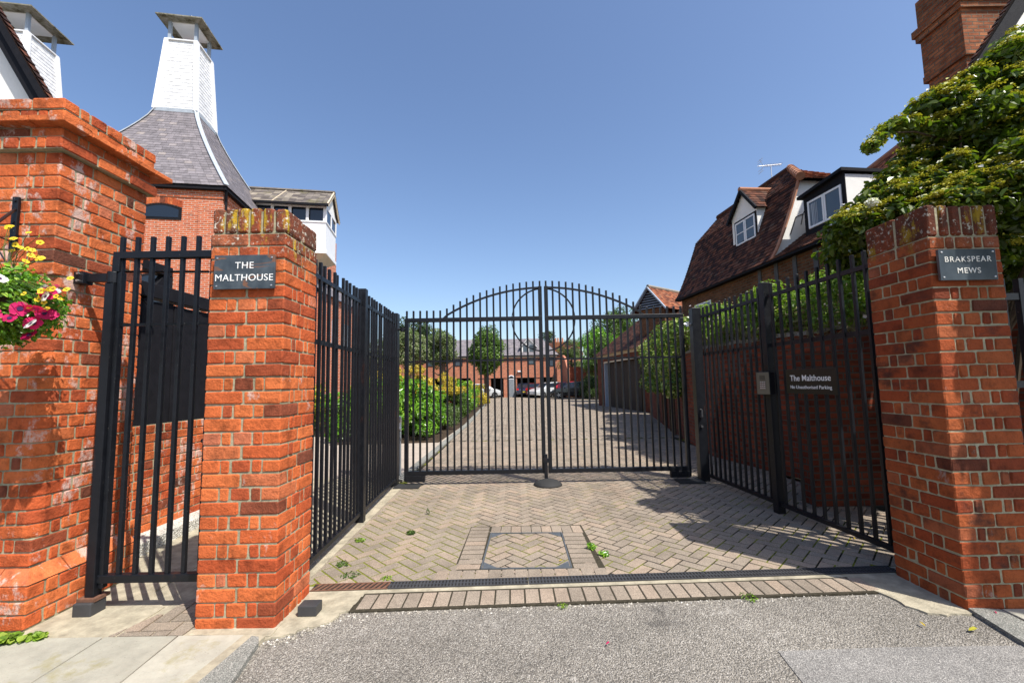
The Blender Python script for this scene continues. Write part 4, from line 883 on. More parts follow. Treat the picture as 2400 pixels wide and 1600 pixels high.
# gabled dormer
s0, s1, sm = 2.72, 3.86, 3.33; nf_ = .33
mb = MB(); mb.add([H(s0, nf_, 5.28), H(s1, nf_, 5.28), H(s1, nf_, 6.26), H(sm, nf_, 6.90), H(s0, nf_, 6.26), H(s0, 1.2, 5.28), H(s1, 1.2, 5.28), H(s1, 1.2, 6.26), H(sm, 1.2, 6.90), H(s0, 1.2, 6.26)], [(0, 1, 2, 3, 4), (1, 6, 7, 2), (5, 0, 4, 9)])
mb.build('dormer_cheeks', M['white_render'], t)
tiles(bil(H(s1+.10, nf_-.10, 6.17), H(s1+.10, 1.3, 6.17), H(sm, 1.3, 6.93), H(sm, nf_-.10, 6.93)), 7, .16, .016, 'dormer_roof', M['clay_tile'], t)
tiles(bil(H(s0-.10, 1.3, 6.17), H(s0-.10, nf_-.10, 6.17), H(sm, nf_-.10, 6.93), H(sm, 1.3, 6.93)), 7, .16, .016, 'dormer_roof', M['clay_tile'], t)
mb = MB(); mb.bar(H(s0-.11, nf_-.10, 6.14), H(sm, nf_-.10, 6.90), .05, .09, upv=(0, 1, 0)); mb.bar(H(s1+.11, nf_-.10, 6.14), H(sm, nf_-.10, 6.90), .05, .09, upv=(0, 1, 0)); mb.build('bargeboard', M['black_timber'], t)
MB().tube([H(sm, nf_-.12, 6.95), H(sm, 1.35, 6.95)], .07, 8).build('ridge_tiles', M['hip_tile'], t)
d = MB(); hbox(d, 2.84, 3.84, nf_-.012, nf_+.01, 5.32, 6.12); d.build('window_surround', M['black_timber'], t)
for a, b in ((2.90, 3.33), (3.35, 3.78)):
    f_ = MB(); casement(f_, a, b, nf_-.014, 5.38, 6.06, 1); wn = f_.build('window', M['white_paint'], t); pm = MB(); hbox(pm, a+.04, b-.04, nf_-.022, nf_-.014, 5.41, 6.03); pm.build('pane', M['glass_curtain'], wn)
for a, b in ((.90, 1.38), (1.42, 1.90)):
    f_ = MB(); casement(f_, a, b, -.005, 3.05, 3.98, 2); wn = f_.build('window', M['white_paint'], t); pm = MB(); hbox(pm, a+.04, b-.04, -.012, -.004, 3.08, 3.95); pm.build('pane', M['glass_curtain'], wn)
mb = MB()
for k in range(9): hbox(mb, 4.2+k*.62, 4.32+k*.62, -.02, .02, 2.0, 4.3)
hbox(mb, 4.2, 10.2, -.025, .02, 3.35, 3.5); mb.build('timber_frame', M['oak_grey'], t)
mb = MB(); mb.tube([H(3.9, -.02, 5.9) for _ in range(1)]+[H(4.0, -.02, 5.9)], .001, 3) if False else None
mb.tube([H(4.895+.02, .42, 5.05), H(4.915, .60, 5.50), H(4.915, .80, 5.58), H(4.915, .92, 5.80)], .010, 5); mb.tube([H(4.915, .72, 5.30), H(4.915, .80, 5.58)], .010, 5); mb.build('wall_tie', M['black_timber'], t)
# aerial
t = thing('tv_aerial', 'rooftop television aerial with many elements on the ridge of the gambrel house', 'aerial', (8.25, 12.9, 7.4))
MB().tube([(0, 0, 0), (0, 0, .72)], .016, 6).build('mast', M['alu'], t)
mb = MB(); mb.tube([(-.42, 0, .70), (.34, 0, .76)], .010, 6)
for k in range(12):
    x = -.20+k*.048; z = .72+k*.0035; mb.tube([(x, -.10, z+.0), (x, .10, z)], .005, 4); mb.tube([(x, 0, z-.055), (x, 0, z+.055)], .005, 4)
for dz in (-.20, -.12, .12, .20): mb.tube([(-.34+abs(dz)*.1, -.14, .71+dz), (-.34+abs(dz)*.1, .14, .71+dz)], .006, 4)
mb.tube([(-.34, .0, .50), (-.24, 0, .71), (-.34, 0, .93)], .007, 4); mb.build('antenna', M['alu'], t)

# ---- house behind tree: roof, chimney, gable
t = thing('tree_house', 'brick house with red tiled roof mostly hidden behind the climbing leaves', 'house'); t.name = 'tiled_house'
tiles(bil((8.2, 13.0, 4.8), (7.6, 8.75, 4.8), (9.95, 8.75, 7.45), (10.75, 12.7, 7.5)), 26, .165, .018, 'roof_slope', M['clay_bright'], t, .006)
tiles(bil((12.4, 8.75, 4.8), (13.0, 12.7, 4.8), (10.75, 12.7, 7.5), (9.95, 8.75, 7.45)), 12, .4, .018, 'roof_slope', M['clay_tile'], t, .006)
MB().tube([(9.95, 8.7, 7.47), (10.75, 12.75, 7.52)], .10, 8).build('ridge_tiles', M['hip_tile'], t)
mb = MB(); mb.hexa([(7.7, 8.9, 0), (12.3, 8.9, 0), (12.8, 12.6, 0), (8.3, 12.8, 0), (7.7, 8.9, 4.8), (12.3, 8.9, 4.8), (12.8, 12.6, 4.8), (8.3, 12.8, 4.8)]); mb.add([(7.7, 8.9, 4.8), (12.3, 8.9, 4.8), (9.97, 8.9, 7.4)], [(0, 1, 2)]); mb.build('brick_wall', M['old_brick'], t, uv=True)
ck = MB()
for (o_, z0, z1) in ((.0, 4.5, 7.95), (.06, 7.95, 8.10), (.045, 8.10, 8.95), (.10, 8.95, 9.08), (.14, 9.08, 9.24), (.06, 9.24, 9.9)): ck.box(9.40-o_, 10.55+o_, 8.2-o_, 8.98+o_, z0, z1)
ck.build('chimney', M['chimney_brick'], t, uv=True)
def gable_house(name, lab, x, z, dx, dz, y, body, sgn):
    """a rake from the eave point (x,z) rising by (dx,dz); sgn = +1 rises to +x"""
    t = thing(name, lab, 'house'); k = 3.2
    e0 = Vector((x-dx*.5, y, z-dz*.5)); e1 = Vector((x+dx*k, y, z+dz*k)); d = .07; Y = Vector((0, d, 0))
    apex = e1; base = Vector((e1.x, y, e0.z-.2))
    mirror = Vector((2*e1.x-e0.x, y, e0.z))
    MB().add([e0+Vector((sgn*.1, .06, -.05)), mirror+Vector((-sgn*.1, .06, -.05)), apex+Vector((0, .06, -.1))], [(0, 1, 2) if sgn > 0 else (0, 2, 1)]).build('white_gable', M['white_render'], t)
    bx = MB(); bx.box(min(e0.x, mirror.x)+.5, max(e0.x, mirror.x)-.5, y+.08, y+d+body, 0, e0.z-.06); bx.build('rendered_wall', M['white_render'], t)
    nrm = Vector((-dz*sgn, 0, abs(dx))).normalized()
    for a, b in ((e0, e1), (mirror, e1)):
        m_ = MB(); m_.bar(a+Vector((0, -.02, -.19)), b+Vector((0, -.02, -.19)), .20, .05, upv=(0, 1, 0)); m_.bar(a+Vector((0, -.05, -.10)), b+Vector((0, -.05, -.10)), .07, .06, upv=(0, 1, 0)); m_.build('bargeboard', M['black_timber'], t)
    f_ = (lambda u, tt: e0*(1-tt)+e1*tt+Vector((0, .0, 0))+Y*(1-u)-Vector((0, .08, 0))) if sgn > 0 else (lambda u, tt: e0*(1-tt)+e1*tt+Y*u-Vector((0, .08, 0)))
    L_ = (e1-e0).length; tiles(f_, int(L_/.10), .165, .018, 'roof_slope', M['clay_tile'], t, .005)
    g_ = (lambda u, tt: mirror*(1-tt)+e1*tt+Y*u-Vector((0, .08, 0))) if sgn > 0 else (lambda u, tt: mirror*(1-tt)+e1*tt+Y*(1-u)-Vector((0, .08, 0)))
    tiles(g_, int(L_/.12), .3, .018, 'roof_slope', M['clay_tile'], t, .005)
    return t
gable_house('gabled_house', 'white gabled house with black bargeboard at the top right corner', 5.78, 5.34, .80, 1.12, 5.0, .2, 1)
gable_house('gabled_house', 'white gabled house with black bargeboard at the top left corner', -5.20, 4.92, -.65, 1.05, 4.5, .2, -1)

# ---- garage range
t = thing('garage', 'brick garage with brown doors and tiled roof at the right of the courtyard', 'garage')
A0, B0 = Vector((5.3, 26.6, 0)), Vector((6.02, 18.9, 0)); gt = (B0-A0).normalized(); gn = Vector((-gt.y, gt.x, 0)); G = lambda s, n_, z: A0+gt*s+gn*n_+Vector((0, 0, z)); GL = (B0-A0).length
def gbox(mb, s0, s1, n0, n1, z0, z1): return mb.hexa([G(s1, n0, z0), G(s1, n1, z0), G(s0, n1, z0), G(s0, n0, z0), G(s1, n0, z1), G(s1, n1, z1), G(s0, n1, z1), G(s0, n0, z1)])
mb = MB(); gbox(mb, 0, 1.35, 0, 6, 0, 3.0); gbox(mb, 1.35, GL, 0, 6, 2.55, 3.0); gbox(mb, 1.35, GL, .35, 6, 0, 2.55); mb.add([G(0, 0, 3.0), G(0, 6, 3), G(0, 3.1, 5.4)], [(0, 2, 1)]); mb.add([G(GL, 0, 3.0), G(GL, 6, 3), G(GL, 3.1, 5.4)], [(0, 1, 2)]); mb.build('brick_wall', M['wall_brick'], t, uv=True)
mb = MB(); gbox(mb, 0, GL, -.04, 0, 2.86, 3.04); gbox(mb, 1.35, GL, -.02, .0, 2.52, 2.60); mb.build('fascia', M['cream_board'], t)
for s0 in (1.42, 4.0):
    mb = MB(); gbox(mb, s0+.08, s0+2.35, .2, .24, 0, 2.5); mb.build('garage_door', M['brown_door'], t)
mb = MB(); gbox(mb, 1.35, 1.44, -.01, .25, 0, 2.55); mb.build('door_frame', M['grey_paint'], t)
tiles(bil(G(-.1, -.25, 2.98), G(GL+.1, -.25, 2.98), G(GL+.1, 3.1, 5.5), G(-.1, 3.1, 5.5)), 34, .18, .016, 'roof_slope', M['clay_tile'], t, .006)
tiles(bil(G(GL+.1, 6.4, 2.98), G(-.1, 6.4, 2.98), G(-.1, 3.1, 5.5), G(GL+.1, 3.1, 5.5)), 16, .4, .016, 'roof_slope', M['clay_tile'], t, .006)
t2 = thing('louvred_turret', 'small tiled roof gable with white bargeboards and louvres above the garage', 'roof turret', (7.55, 21.0, 0), R(37))
MB().box(-1.0, 1.2, -.72, .72, 3.4, 4.95).build('turret_wall', M['old_brick'], t2, uv=True)
tiles(bil((-1.2, -.98, 4.8), (1.9, -.98, 4.8), (1.9, 0, 5.98), (-1.2, 0, 5.98)), 12, .18, .016, 'roof_slope', M['clay_bright'], t2, .005)
tiles(bil((1.9, .98, 4.8), (-1.2, .98, 4.8), (-1.2, 0, 5.98), (1.9, 0, 5.98)), 12, .18, .016, 'roof_slope', M['clay_bright'], t2, .005)
MB().tube([(-1.2, 0, 6.0), (1.9, 0, 6.0)], .08, 8).build('ridge_tiles', M['stone_tile'], t2)
mb = MB(); mb.bar((-1.22, -.98, 4.76), (-1.22, 0, 5.93), .06, .16, upv=(1, 0, 0)); mb.bar((-1.22, .98, 4.76), (-1.22, 0, 5.93), .06, .16, upv=(1, 0, 0)); mb.build('bargeboard', M['grey_paint'], t2)
MB().add([(-1.0, -.8, 4.9), (-1.0, .8, 4.9), (-1.0, 0, 5.8)], [(0, 2, 1)]).build('dark_gable', M['dark_room'], t2)
mb = MB()
for k in range(7):
    z = 4.92+k*.12; hw = .72*(1-(z-4.9)/.95); mb.hexa([(-1.12, -hw, z), (-1.02, -hw, z+.05), (-1.02, hw, z+.05), (-1.12, hw, z), (-1.12, -hw, z+.02), (-1.02, -hw, z+.07), (-1.02, hw, z+.07), (-1.12, hw, z+.02)])
mb.build('louvres', M['grey_paint'], t2)

# ---- garden wall
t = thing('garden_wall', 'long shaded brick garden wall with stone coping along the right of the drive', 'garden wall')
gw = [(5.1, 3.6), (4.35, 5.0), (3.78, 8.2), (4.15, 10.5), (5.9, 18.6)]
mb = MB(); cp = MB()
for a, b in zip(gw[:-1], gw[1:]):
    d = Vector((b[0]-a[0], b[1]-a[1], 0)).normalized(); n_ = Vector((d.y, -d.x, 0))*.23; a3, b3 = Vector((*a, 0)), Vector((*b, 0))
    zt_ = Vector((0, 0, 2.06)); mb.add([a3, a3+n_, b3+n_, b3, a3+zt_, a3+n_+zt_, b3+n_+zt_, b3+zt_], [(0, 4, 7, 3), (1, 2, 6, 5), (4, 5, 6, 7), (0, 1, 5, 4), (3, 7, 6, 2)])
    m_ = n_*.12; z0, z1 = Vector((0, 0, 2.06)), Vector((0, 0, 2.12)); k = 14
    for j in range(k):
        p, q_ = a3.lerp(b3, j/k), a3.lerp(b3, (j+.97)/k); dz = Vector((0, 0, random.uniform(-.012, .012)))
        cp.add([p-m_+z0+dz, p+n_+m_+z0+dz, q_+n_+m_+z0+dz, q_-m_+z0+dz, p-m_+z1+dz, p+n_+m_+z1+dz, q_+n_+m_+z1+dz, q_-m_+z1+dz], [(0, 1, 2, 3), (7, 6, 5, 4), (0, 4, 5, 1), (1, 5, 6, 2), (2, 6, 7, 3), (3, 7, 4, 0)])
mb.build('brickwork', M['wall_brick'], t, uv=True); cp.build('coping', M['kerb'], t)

# ---- courtyard building at the far end
t = thing('courtyard_building', 'long red brick building with slate roof and open car bays closing the courtyard', 'building')
Y = 45.0; ZE = 4.42
mb = MB(); mb.box(-13, 4.7, Y, Y+.35, 2.08, ZE-.25)
xs = [(-13, -10.2), (-7.2, -6.6), (-4.4, -3.9), (-.95, -.52), (.24, .46), (2.32, 2.85), (4.45, 4.7)]
for a, b in xs: mb.box(a, b, Y, Y+.35, 0, 2.08)
mb.box(-13, 4.7, Y+6, Y+6.3, 0, ZE); mb.box(-13.3, -13, Y, Y+6, 0, ZE); mb.box(-3.6, 4.7, Y-.07, Y-.001, 2.02, 2.12)
mb.box(-3.9, -2.3, Y, Y+.3, 0, 2.08); mb.build('brick_wall', M['far_brick'], t, uv=True)
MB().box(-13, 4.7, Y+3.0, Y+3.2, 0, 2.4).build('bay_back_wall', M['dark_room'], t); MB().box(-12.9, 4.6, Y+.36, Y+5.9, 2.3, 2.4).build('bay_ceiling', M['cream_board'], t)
mb = MB(); mb.box(-13.3, 4.95, Y-.28, Y-.16, ZE-.16, ZE-.04); mb.build('gutter', M['black_timber'], t)
MB().box(-13, 4.7, Y-.16, Y-.02, ZE-.28, ZE-.16).build('fascia', M['cream_board'], t)
tiles(bil((-13.2, Y-.25, ZE-.05), (4.9, Y-.25, ZE-.05), (3.4, Y+3.1, 6.45), (-12, Y+3.1, 6.45)), 18, .5, .012, 'roof_slope', M['slate_tile'], t)
tiles(bil((4.9, Y+6.4, ZE-.05), (-13.2, Y+6.4, ZE-.05), (-12, Y+3.1, 6.45), (3.4, Y+3.1, 6.45)), 10, .8, .012, 'roof_slope', M['slate_tile'], t)
tiles(bil((4.9, Y-.25, ZE-.05), (4.9, Y+6.4, ZE-.05), (3.42, Y+3.1, 6.45), (3.4, Y+3.05, 6.45)), 10, .5, .012, 'roof_slope', M['slate_tile'], t)
for x0, x1, z0, z1 in ((1.7, 2.25, 3.45, ZE-.3), (3.95, 4.3, 3.2, ZE-.3), (-2.6, -2.0, 3.4, ZE-.3), (-6, -5.3, 3.4, ZE-.3), (-9.0, -8.3, 3.4, ZE-.3)):
    wn = MB().box(x0-.05, x1+.05, Y-.03, Y-.002, z0-.06, z1).build('window', M['black_timber'], t); MB().box(x0+.02, x1-.02, Y-.04, Y-.03, z0, z1-.04).build('pane', M['glass_curtain'], wn)
mb = MB(); mb.box(1.0, 2.5, Y+.35, Y+2.6, 4.6, 5.45); mb.add([(1.0, Y+.35, 5.4), (2.5, Y+.35, 5.4), (1.75, Y+.35, 6.15)], [(0, 1, 2)]); mb.build('dormer_wall', M['white_render'], t)
tiles(bil((.8, Y+3, 5.3), (.8, Y+.2, 5.3), (1.75, Y+.2, 6.28), (1.75, Y+3, 6.28)), 6, .5, .012, 'dormer_roof', M['slate_tile'], t); tiles(bil((2.7, Y+.2, 5.3), (2.7, Y+3, 5.3), (1.75, Y+3, 6.28), (1.75, Y+.2, 6.28)), 6, .5, .012, 'dormer_roof', M['slate_tile'], t)
mb = MB(); mb.bar((.8, Y+.18, 5.22), (1.75, Y+.18, 6.2), .05, .14, upv=(0, 1, 0)); mb.bar((2.7, Y+.18, 5.22), (1.75, Y+.18, 6.2), .05, .14, upv=(0, 1, 0)); mb.build('bargeboard', M['white_paint'], t)
for x in (1.2, 1.85): MB().box(x, x+.45, Y+.31, Y+.34, 4.75, 5.45).build('window', M['glass_curtain'], t)
# arched door
mb = MB(); P = [(-.50, 0), (.22, 0), (.22, 1.95)]+[(-.14+.36*math.cos(math.pi*j/10), 1.95+.36*math.sin(math.pi*j/10)) for j in range(1, 10)]+[(-.50, 1.95)]
mb.add([(x, Y-.09, z) for x, z in P]+[(x, Y+.05, z) for x, z in P], [tuple(range(len(P)))]+[(i, (i+1) % len(P), (i+1) % len(P)+len(P), i+len(P)) for i in range(len(P))]); dr = mb.build('arched_doorway', M['white_paint'], t)
MB().box(-.40, .12, Y-.11, Y-.09, .02, 1.88).build('door', M['grey_metal'], dr)
P = [(-.40, 1.95), (.12, 1.95)]+[(-.14+.27*math.cos(math.pi*j/8), 1.95+.27*math.sin(math.pi*j/8)) for j in range(9)]
MB().add([(x, Y-.10, z) for x, z in P], [tuple(range(len(P)))]).build('fanlight', M['glass'], dr)
MB().box(.55, 1.0, Y-.2, Y-.02, 2.62, 2.78).build('bulkhead_lamp', M['white_paint'], t)
# side wing and end wall
t = thing('side_wing', 'shaded brick wing with a swept gable edge at the right of the car bays', 'building')
mb = MB(); P = [(40.5, 0), (45.2, 0), (45.2, 4.3), (44.2, 4.25), (43.0, 4.0), (41.8, 3.4), (40.5, 2.7)]
mb.add([(5.2, y, z) for y, z in P]+[(5.42, y, z) for y, z in P], [tuple(range(len(P)))[::-1], tuple(range(len(P), 2*len(P)))]+[(i, (i+1) % len(P), (i+1) % len(P)+len(P), i+len(P)) for i in range(len(P))]); mb.build('brick_wall', M['far_brick'], t, uv=True)
MB().box(5.6, 14, 43.5, 44.0, 0, 3.0).build('end_wall', M['wall_brick'], t, uv=True)
t = thing('distant_house', 'distant tiled house with red chimney pots behind the car bays', 'house')
MB().box(4.0, 9.5, 58, 64, 0, 5.2).build('brick_wall', M['far_brick'], t, uv=True)
tiles(bil((3.8, 57.8, 5.1), (9.7, 57.8, 5.1), (9.7, 61, 7.2), (3.8, 61, 7.2)), 14, .5, .015, 'roof_slope', M['clay_tile'], t); tiles(bil((9.7, 64.2, 5.1), (3.8, 64.2, 5.1), (3.8, 61, 7.2), (9.7, 61, 7.2)), 14, .5, .015, 'roof_slope', M['clay_tile'], t)
MB().box(5.6, 7.2, 58.5, 59.3, 4, 7.0).build('chimney', M['chimney_brick'], t, uv=True)
for k in range(5): MB().tube([(5.75+k*.32, 58.9, 7.0), (5.75+k*.32, 58.9, 7.6)], [.13, .10], 8).build('chimney_pot', M['terracotta'], t)

# ------------------------------------------------------------ foliage
def leaves(name, clumps, n_, size, m, parent=None, up_=.35, shell=.55, wid=.55, droop=0., rb=(0, 1), spread=.5, clip_=None, seed=None):
    """n_ folded leaves scattered through ellipsoid clumps (cx,cy,cz,rx,ry,rz)"""
    rs = np.random.RandomState(seed if seed is not None else RS.randint(1 << 30)); cl = np.array(clumps, float)
    wt = (cl[:, 3]*cl[:, 4]+cl[:, 4]*cl[:, 5]+cl[:, 3]*cl[:, 5]); idx = rs.choice(len(cl), n_, p=wt/wt.sum()); c_ = cl[idx]
    d = rs.normal(size=(n_, 3)); d /= np.linalg.norm(d, axis=1)[:, None]; rad = shell+(1-shell)*rs.rand(n_)**.6
    rad *= 1+.10*rs.normal(size=n_)
    P = c_[:, :3]+d*c_[:, 3:]*rad[:, None]
    if clip_ is not None:
        k = clip_(P); P, d, idx = P[k], d[k], idx[k]; n_ = len(P)
    nn = d*.8+np.array([0, 0, up_])+rs.normal(size=(n_, 3))*spread; nn /= np.linalg.norm(nn, axis=1)[:, None]
    ax = rs.normal(size=(n_, 3))+d*.5+np.array([0, 0, -droop]); ax -= (ax*nn).sum(1)[:, None]*nn; ax /= np.linalg.norm(ax, axis=1)[:, None]; sd_ = np.cross(ax, nn)
    L = size*(.65+.7*rs.rand(n_))[:, None]; W_ = L*wid*.5; f = nn*W_*.35
    b = P-ax*L*.5; tp = P+ax*L*.5-nn*L*.12; l1 = P-ax*L*.17+sd_*W_*.9+f; l2 = P+ax*L*.16+sd_*W_*.8+f*.8; r1 = P-ax*L*.17-sd_*W_*.9+f; r2 = P+ax*L*.16-sd_*W_*.8+f*.8
    V = np.stack([b, l1, l2, tp, b, tp, r2, r1], 1).reshape(-1, 3)
    cv = rs.rand(len(cl)); r = np.clip(rs.rand(n_)*.75+cv[idx]*.25, 0, 1)*(rb[1]-rb[0])+rb[0]
    return npmesh(name, V, 4, m, parent, np.repeat(r, 2))
def blobs(c, rad, n_, br, squash=.8, seed=0):
    """sub-clumps inside an ellipsoid for a broken outline"""
    rs = np.random.RandomState(seed); out = []
    for _ in range(n_):
        d = rs.normal(size=3); d /= np.linalg.norm(d); k = rs.rand()**.4*.85; b = br*(.6+.8*rs.rand())
        out.append((c[0]+d[0]*rad[0]*k, c[1]+d[1]*rad[1]*k, c[2]+d[2]*rad[2]*k, b, b, b*squash))
    return out
def limbs(mb, base, top, n_, spread_, r0, seed=0):
    rs = random.Random(seed); base = Vector(base); top = Vector(top); mid = base.lerp(top, .5)+Vector((rs.uniform(-.1, .1), rs.uniform(-.1, .1), 0))
    mb.tube([base, mid, top], [r0, r0*.8, r0*.35], 8)
    for k in range(n_):
        a = rs.uniform(0, 6.28); s = base.lerp(top, rs.uniform(.35, .9)); e = s+Vector((math.cos(a)*spread_, math.sin(a)*spread_, rs.uniform(.3, 1)*spread_)); mb.tube([s, s.lerp(e, .5)+Vector((0, 0, -.05)), e], [r0*.4, r0*.25, r0*.08], 6)
def tree(name, lab, x, y, h, crown, nb, br, nl, ls, m, cat='tree', group=None, seed=0, tr=.12, cz=None, **k):
    t = thing(name, lab, cat, (x, y, 0), 0, group); mb = MB(); cz = h-crown[2] if cz is None else cz
    limbs(mb, (0, 0, -.05), (0, 0, cz+crown[2]*.5), 7, crown[0]*.7, tr, seed); mb.build('trunk', M['bark'], t)
    leaves('crown', blobs((0, 0, cz), crown, nb, br, seed=seed), nl, ls, M[m], t, seed=seed, **k); return t
# climbing hydrangea on the right
t = thing('climbing_hydrangea', 'large climbing hydrangea with greenish flower heads spilling over the right pillar', 'climbing plant', (0, 0, 0))
CL = []
for (x, y, z, r_x, r_y, r_z) in [(3.30, 3.75, 2.83, .18, .3, .06), (3.12, 3.78, 2.79, .08, .2, .05), (3.55, 3.8, 3.0, .30, .35, .20), (3.80, 3.8, 3.28, .33, .4, .26), (4.1, 3.8, 3.58, .36, .45, .32), (4.5, 3.9, 3.75, .5, .5, .42), (4.9, 3.9, 3.9, .5, .5, .45),
          (3.85, 3.9, 2.85, .35, .4, .3), (4.1, 3.9, 3.0, .5, .4, .45), (4.5, 3.9, 3.1, .5, .5, .5), (4.2, 3.75, 2.55, .5, .4, .35), (4.7, 3.8, 2.5, .5, .5, .5), (4.0, 3.7, 3.86, .20, .3, .12), (4.35, 3.75, 4.0, .34, .3, .18), (4.75, 3.75, 4.35, .35, .3, .2),
          (5.3, 3.9, 3.2, .6, .6, .9), (4.3, 4.6, 3.2, .8, .5, .8), (5.1, 4.6, 3.5, .8, .6, .8), (4.15, 3.5, 2.75, .35, .25, .3), (4.35, 3.4, 3.2, .4, .25, .35), (3.75, 3.45, 2.5, .3, .12, .2), (3.62, 3.35, 2.75, .26, .12, .3), (3.95, 3.25, 2.95, .35, .18, .4), (4.4, 3.2, 3.0, .4, .22, .5), (4.3, 2.95, 3.3, .4, .2, .4), (4.9, 3.3, 3.2, .4, .3, .6), (3.7, 4.3, 2.75, .4, .4, .2)]:
    CL += blobs((x, y, z), (r_x, r_y, r_z), 16, .15, .7, int(x*100+z*10))
OV = []      # the part leaning over the pavement, towards the street
for k in range(60):
    y = random.uniform(1.1, 2.45); x = 3.10+(2.78-y)+random.random()**1.3*.55; OV.append((x, y, random.uniform(2.45, 3.9), .18, .18, .15))
SP = [(3.22, 3.6, 3.50, .08, .1, .05), (3.16, 3.55, 3.43, .06, .08, .05), (3.32, 3.6, 3.60, .09, .1, .05), (3.42, 3.6, 3.66, .10, .1, .05), (3.6, 3.62, 3.66, .12, .1, .06), (3.02, 3.62, 2.84, .09, .1, .05), (2.94, 3.6, 2.80, .06, .07, .04), (3.75, 3.62, 3.64, .10, .1, .07)]
leaves('leaves', CL, 62000, .070, M['leaf_hyd'], t, up_=.7, shell=.45, wid=.62, droop=.2, seed=3)
leaves('overhanging_leaves', OV, 24000, .085, M['leaf_hyd'], t, up_=.7, shell=.3, wid=.62, droop=.2, seed=13)
leaves('sprig_leaves', SP, 760, .062, M['leaf_hyd'], t, up_=.6, shell=.3, wid=.6, seed=4, rb=(.3, 1))
rs_ = np.random.RandomState(77); UM = []
for c in CL+SP:
    for _ in range(6 if c[3] > .1 else 2):
        d = rs_.normal(size=3); d[2] = abs(d[2])+.3; d[1] = -abs(d[1]); d /= np.linalg.norm(d); UM.append((c[0]+d[0]*c[3]*1.05, c[1]+d[1]*c[4]*1.05, c[2]+d[2]*c[5]*1.2, .055, .055, .014))
leaves('flower_heads', UM, 90000, .018, M['flower_olive'], t, up_=1.5, shell=.1, wid=.9, seed=5)
leaves('white_sepals', [(c[0], c[1], c[2]+.008, .07, .07, .01) for c in UM], 2600, .028, M['petal_white'], t, up_=2, wid=.9, shell=.9, seed=6)
leaves('cream_flower_head', [(3.09, 3.52, 2.93, .05, .04, .03)], 300, .022, M['petal_white'], t, wid=.9, seed=9)
mb = MB(); rs = random.Random(5)
for k in range(16):
    e = Vector(CL[rs.randrange(len(CL))][:3]); s = Vector((3.9+rs.uniform(-.2, .5), 3.9, 0)); mb.tube([s, s.lerp(e, .4)+Vector((0, .05, .5)), e], [.028, .02, .008], 6)
mb.tube([(3.9, 3.65, 3.55), (3.6, 3.6, 3.60), (3.35, 3.58, 3.58), (3.14, 3.55, 3.46)], [.010, .008, .006, .004], 6); mb.tube([(3.3, 3.7, 2.9), (3.1, 3.62, 2.88), (2.9, 3.6, 2.8)], [.010, .007, .004], 6)
mb.build('stems', M['bark'], t)
# timber side gate right of the pillar
t = thing('side_gate', 'dark barred side gate in shade to the right of the right pillar', 'gate')
for k in range(13): MB().box(3.36+k*.14, 3.40+k*.14, 3.13, 3.17, .06, 2.16).build('bar', M['steel'], t, bevel=.003)
for z in (.12, 1.35, 2.0): MB().box(3.33, 5.2, 3.135, 3.165, z, z+.05).build('rail', M['steel'], t)
MB().box(3.285, 3.345, 3.11, 3.19, 0, 2.2).build('post', M['steel'], t, bevel=.004)
tag(MB().box(3.4, 7.5, 4.95, 5.15, 0, 1.75).build('yard_wall', M['wall_brick'], uv=True), 'dark brick wall in shade behind the side gate at the right edge', 'brick wall')

# roses on the garden wall
t = thing('rambling_rose', 'pale pink rambling rose bushing over the coping of the garden wall', 'climbing plant')
CL = []; rs = np.random.RandomState(2)
def wallpt(f):
    P = [Vector((*p, 0)) for p in gw[1:4]]; L1 = (P[1]-P[0]).length; L2 = (P[2]-P[1]).length; s = f*(L1+L2)
    return P[0].lerp(P[1], s/L1) if s < L1 else P[1].lerp(P[2], (s-L1)/L2)
for k in range(110):
    f = rs.rand(); p = wallpt(f); zt_ = 2.95 if f < .62 else 2.8; CL.append((p.x+rs.uniform(-.12, .45), p.y+rs.uniform(-.15, .15), rs.uniform(2.15, zt_-.12), .22, .22, .17))
leaves('foliage', CL, 26000, .055, M['leaf_rose'], t, up_=.5, shell=.4, wid=.55, seed=21)
leaves('dry_stems', [(c[0], c[1], c[2]-.1, c[3], c[4], c[5]) for c in CL if c[2] < 2.55], 6500, .11, M['twig'], t, up_=.0, shell=.3, wid=.09, seed=22, spread=1)
leaves('pale_flowers', [(c[0], c[1], c[2], c[3]*1.1, c[4]*1.1, c[5]*1.1) for c in CL], 520, .045, M['petal_blush'], t, up_=.6, shell=.9, wid=1.0, seed=23)
# ivy hump on wall end
t = thing('ivy_mound', 'variegated ivy mounding over the far end of the garden wall', 'climbing plant')
CL = []
for k in range(110):
    f = rs.rand(); p = Vector((4.0, 9.6, 0)).lerp(Vector((5.5, 16.8, 0)), f); CL.append((p.x+rs.uniform(-.35, .25), p.y, rs.uniform(1.25, 2.75+.25*math.sin(f*9)), .30, .3, .26))
leaves('foliage', CL, 26000, .085, M['leaf_ivy'], t, up_=.4, shell=.5, wid=.7, seed=31)
mb = MB()
for k in range(7): y = 10.6+k*.9; x = 4.0+.235*(y-10); MB().tube([(x-.05, y, 0), (x-.06, y, 1.5)], .03, 6).build('stem', M['bark'], t)

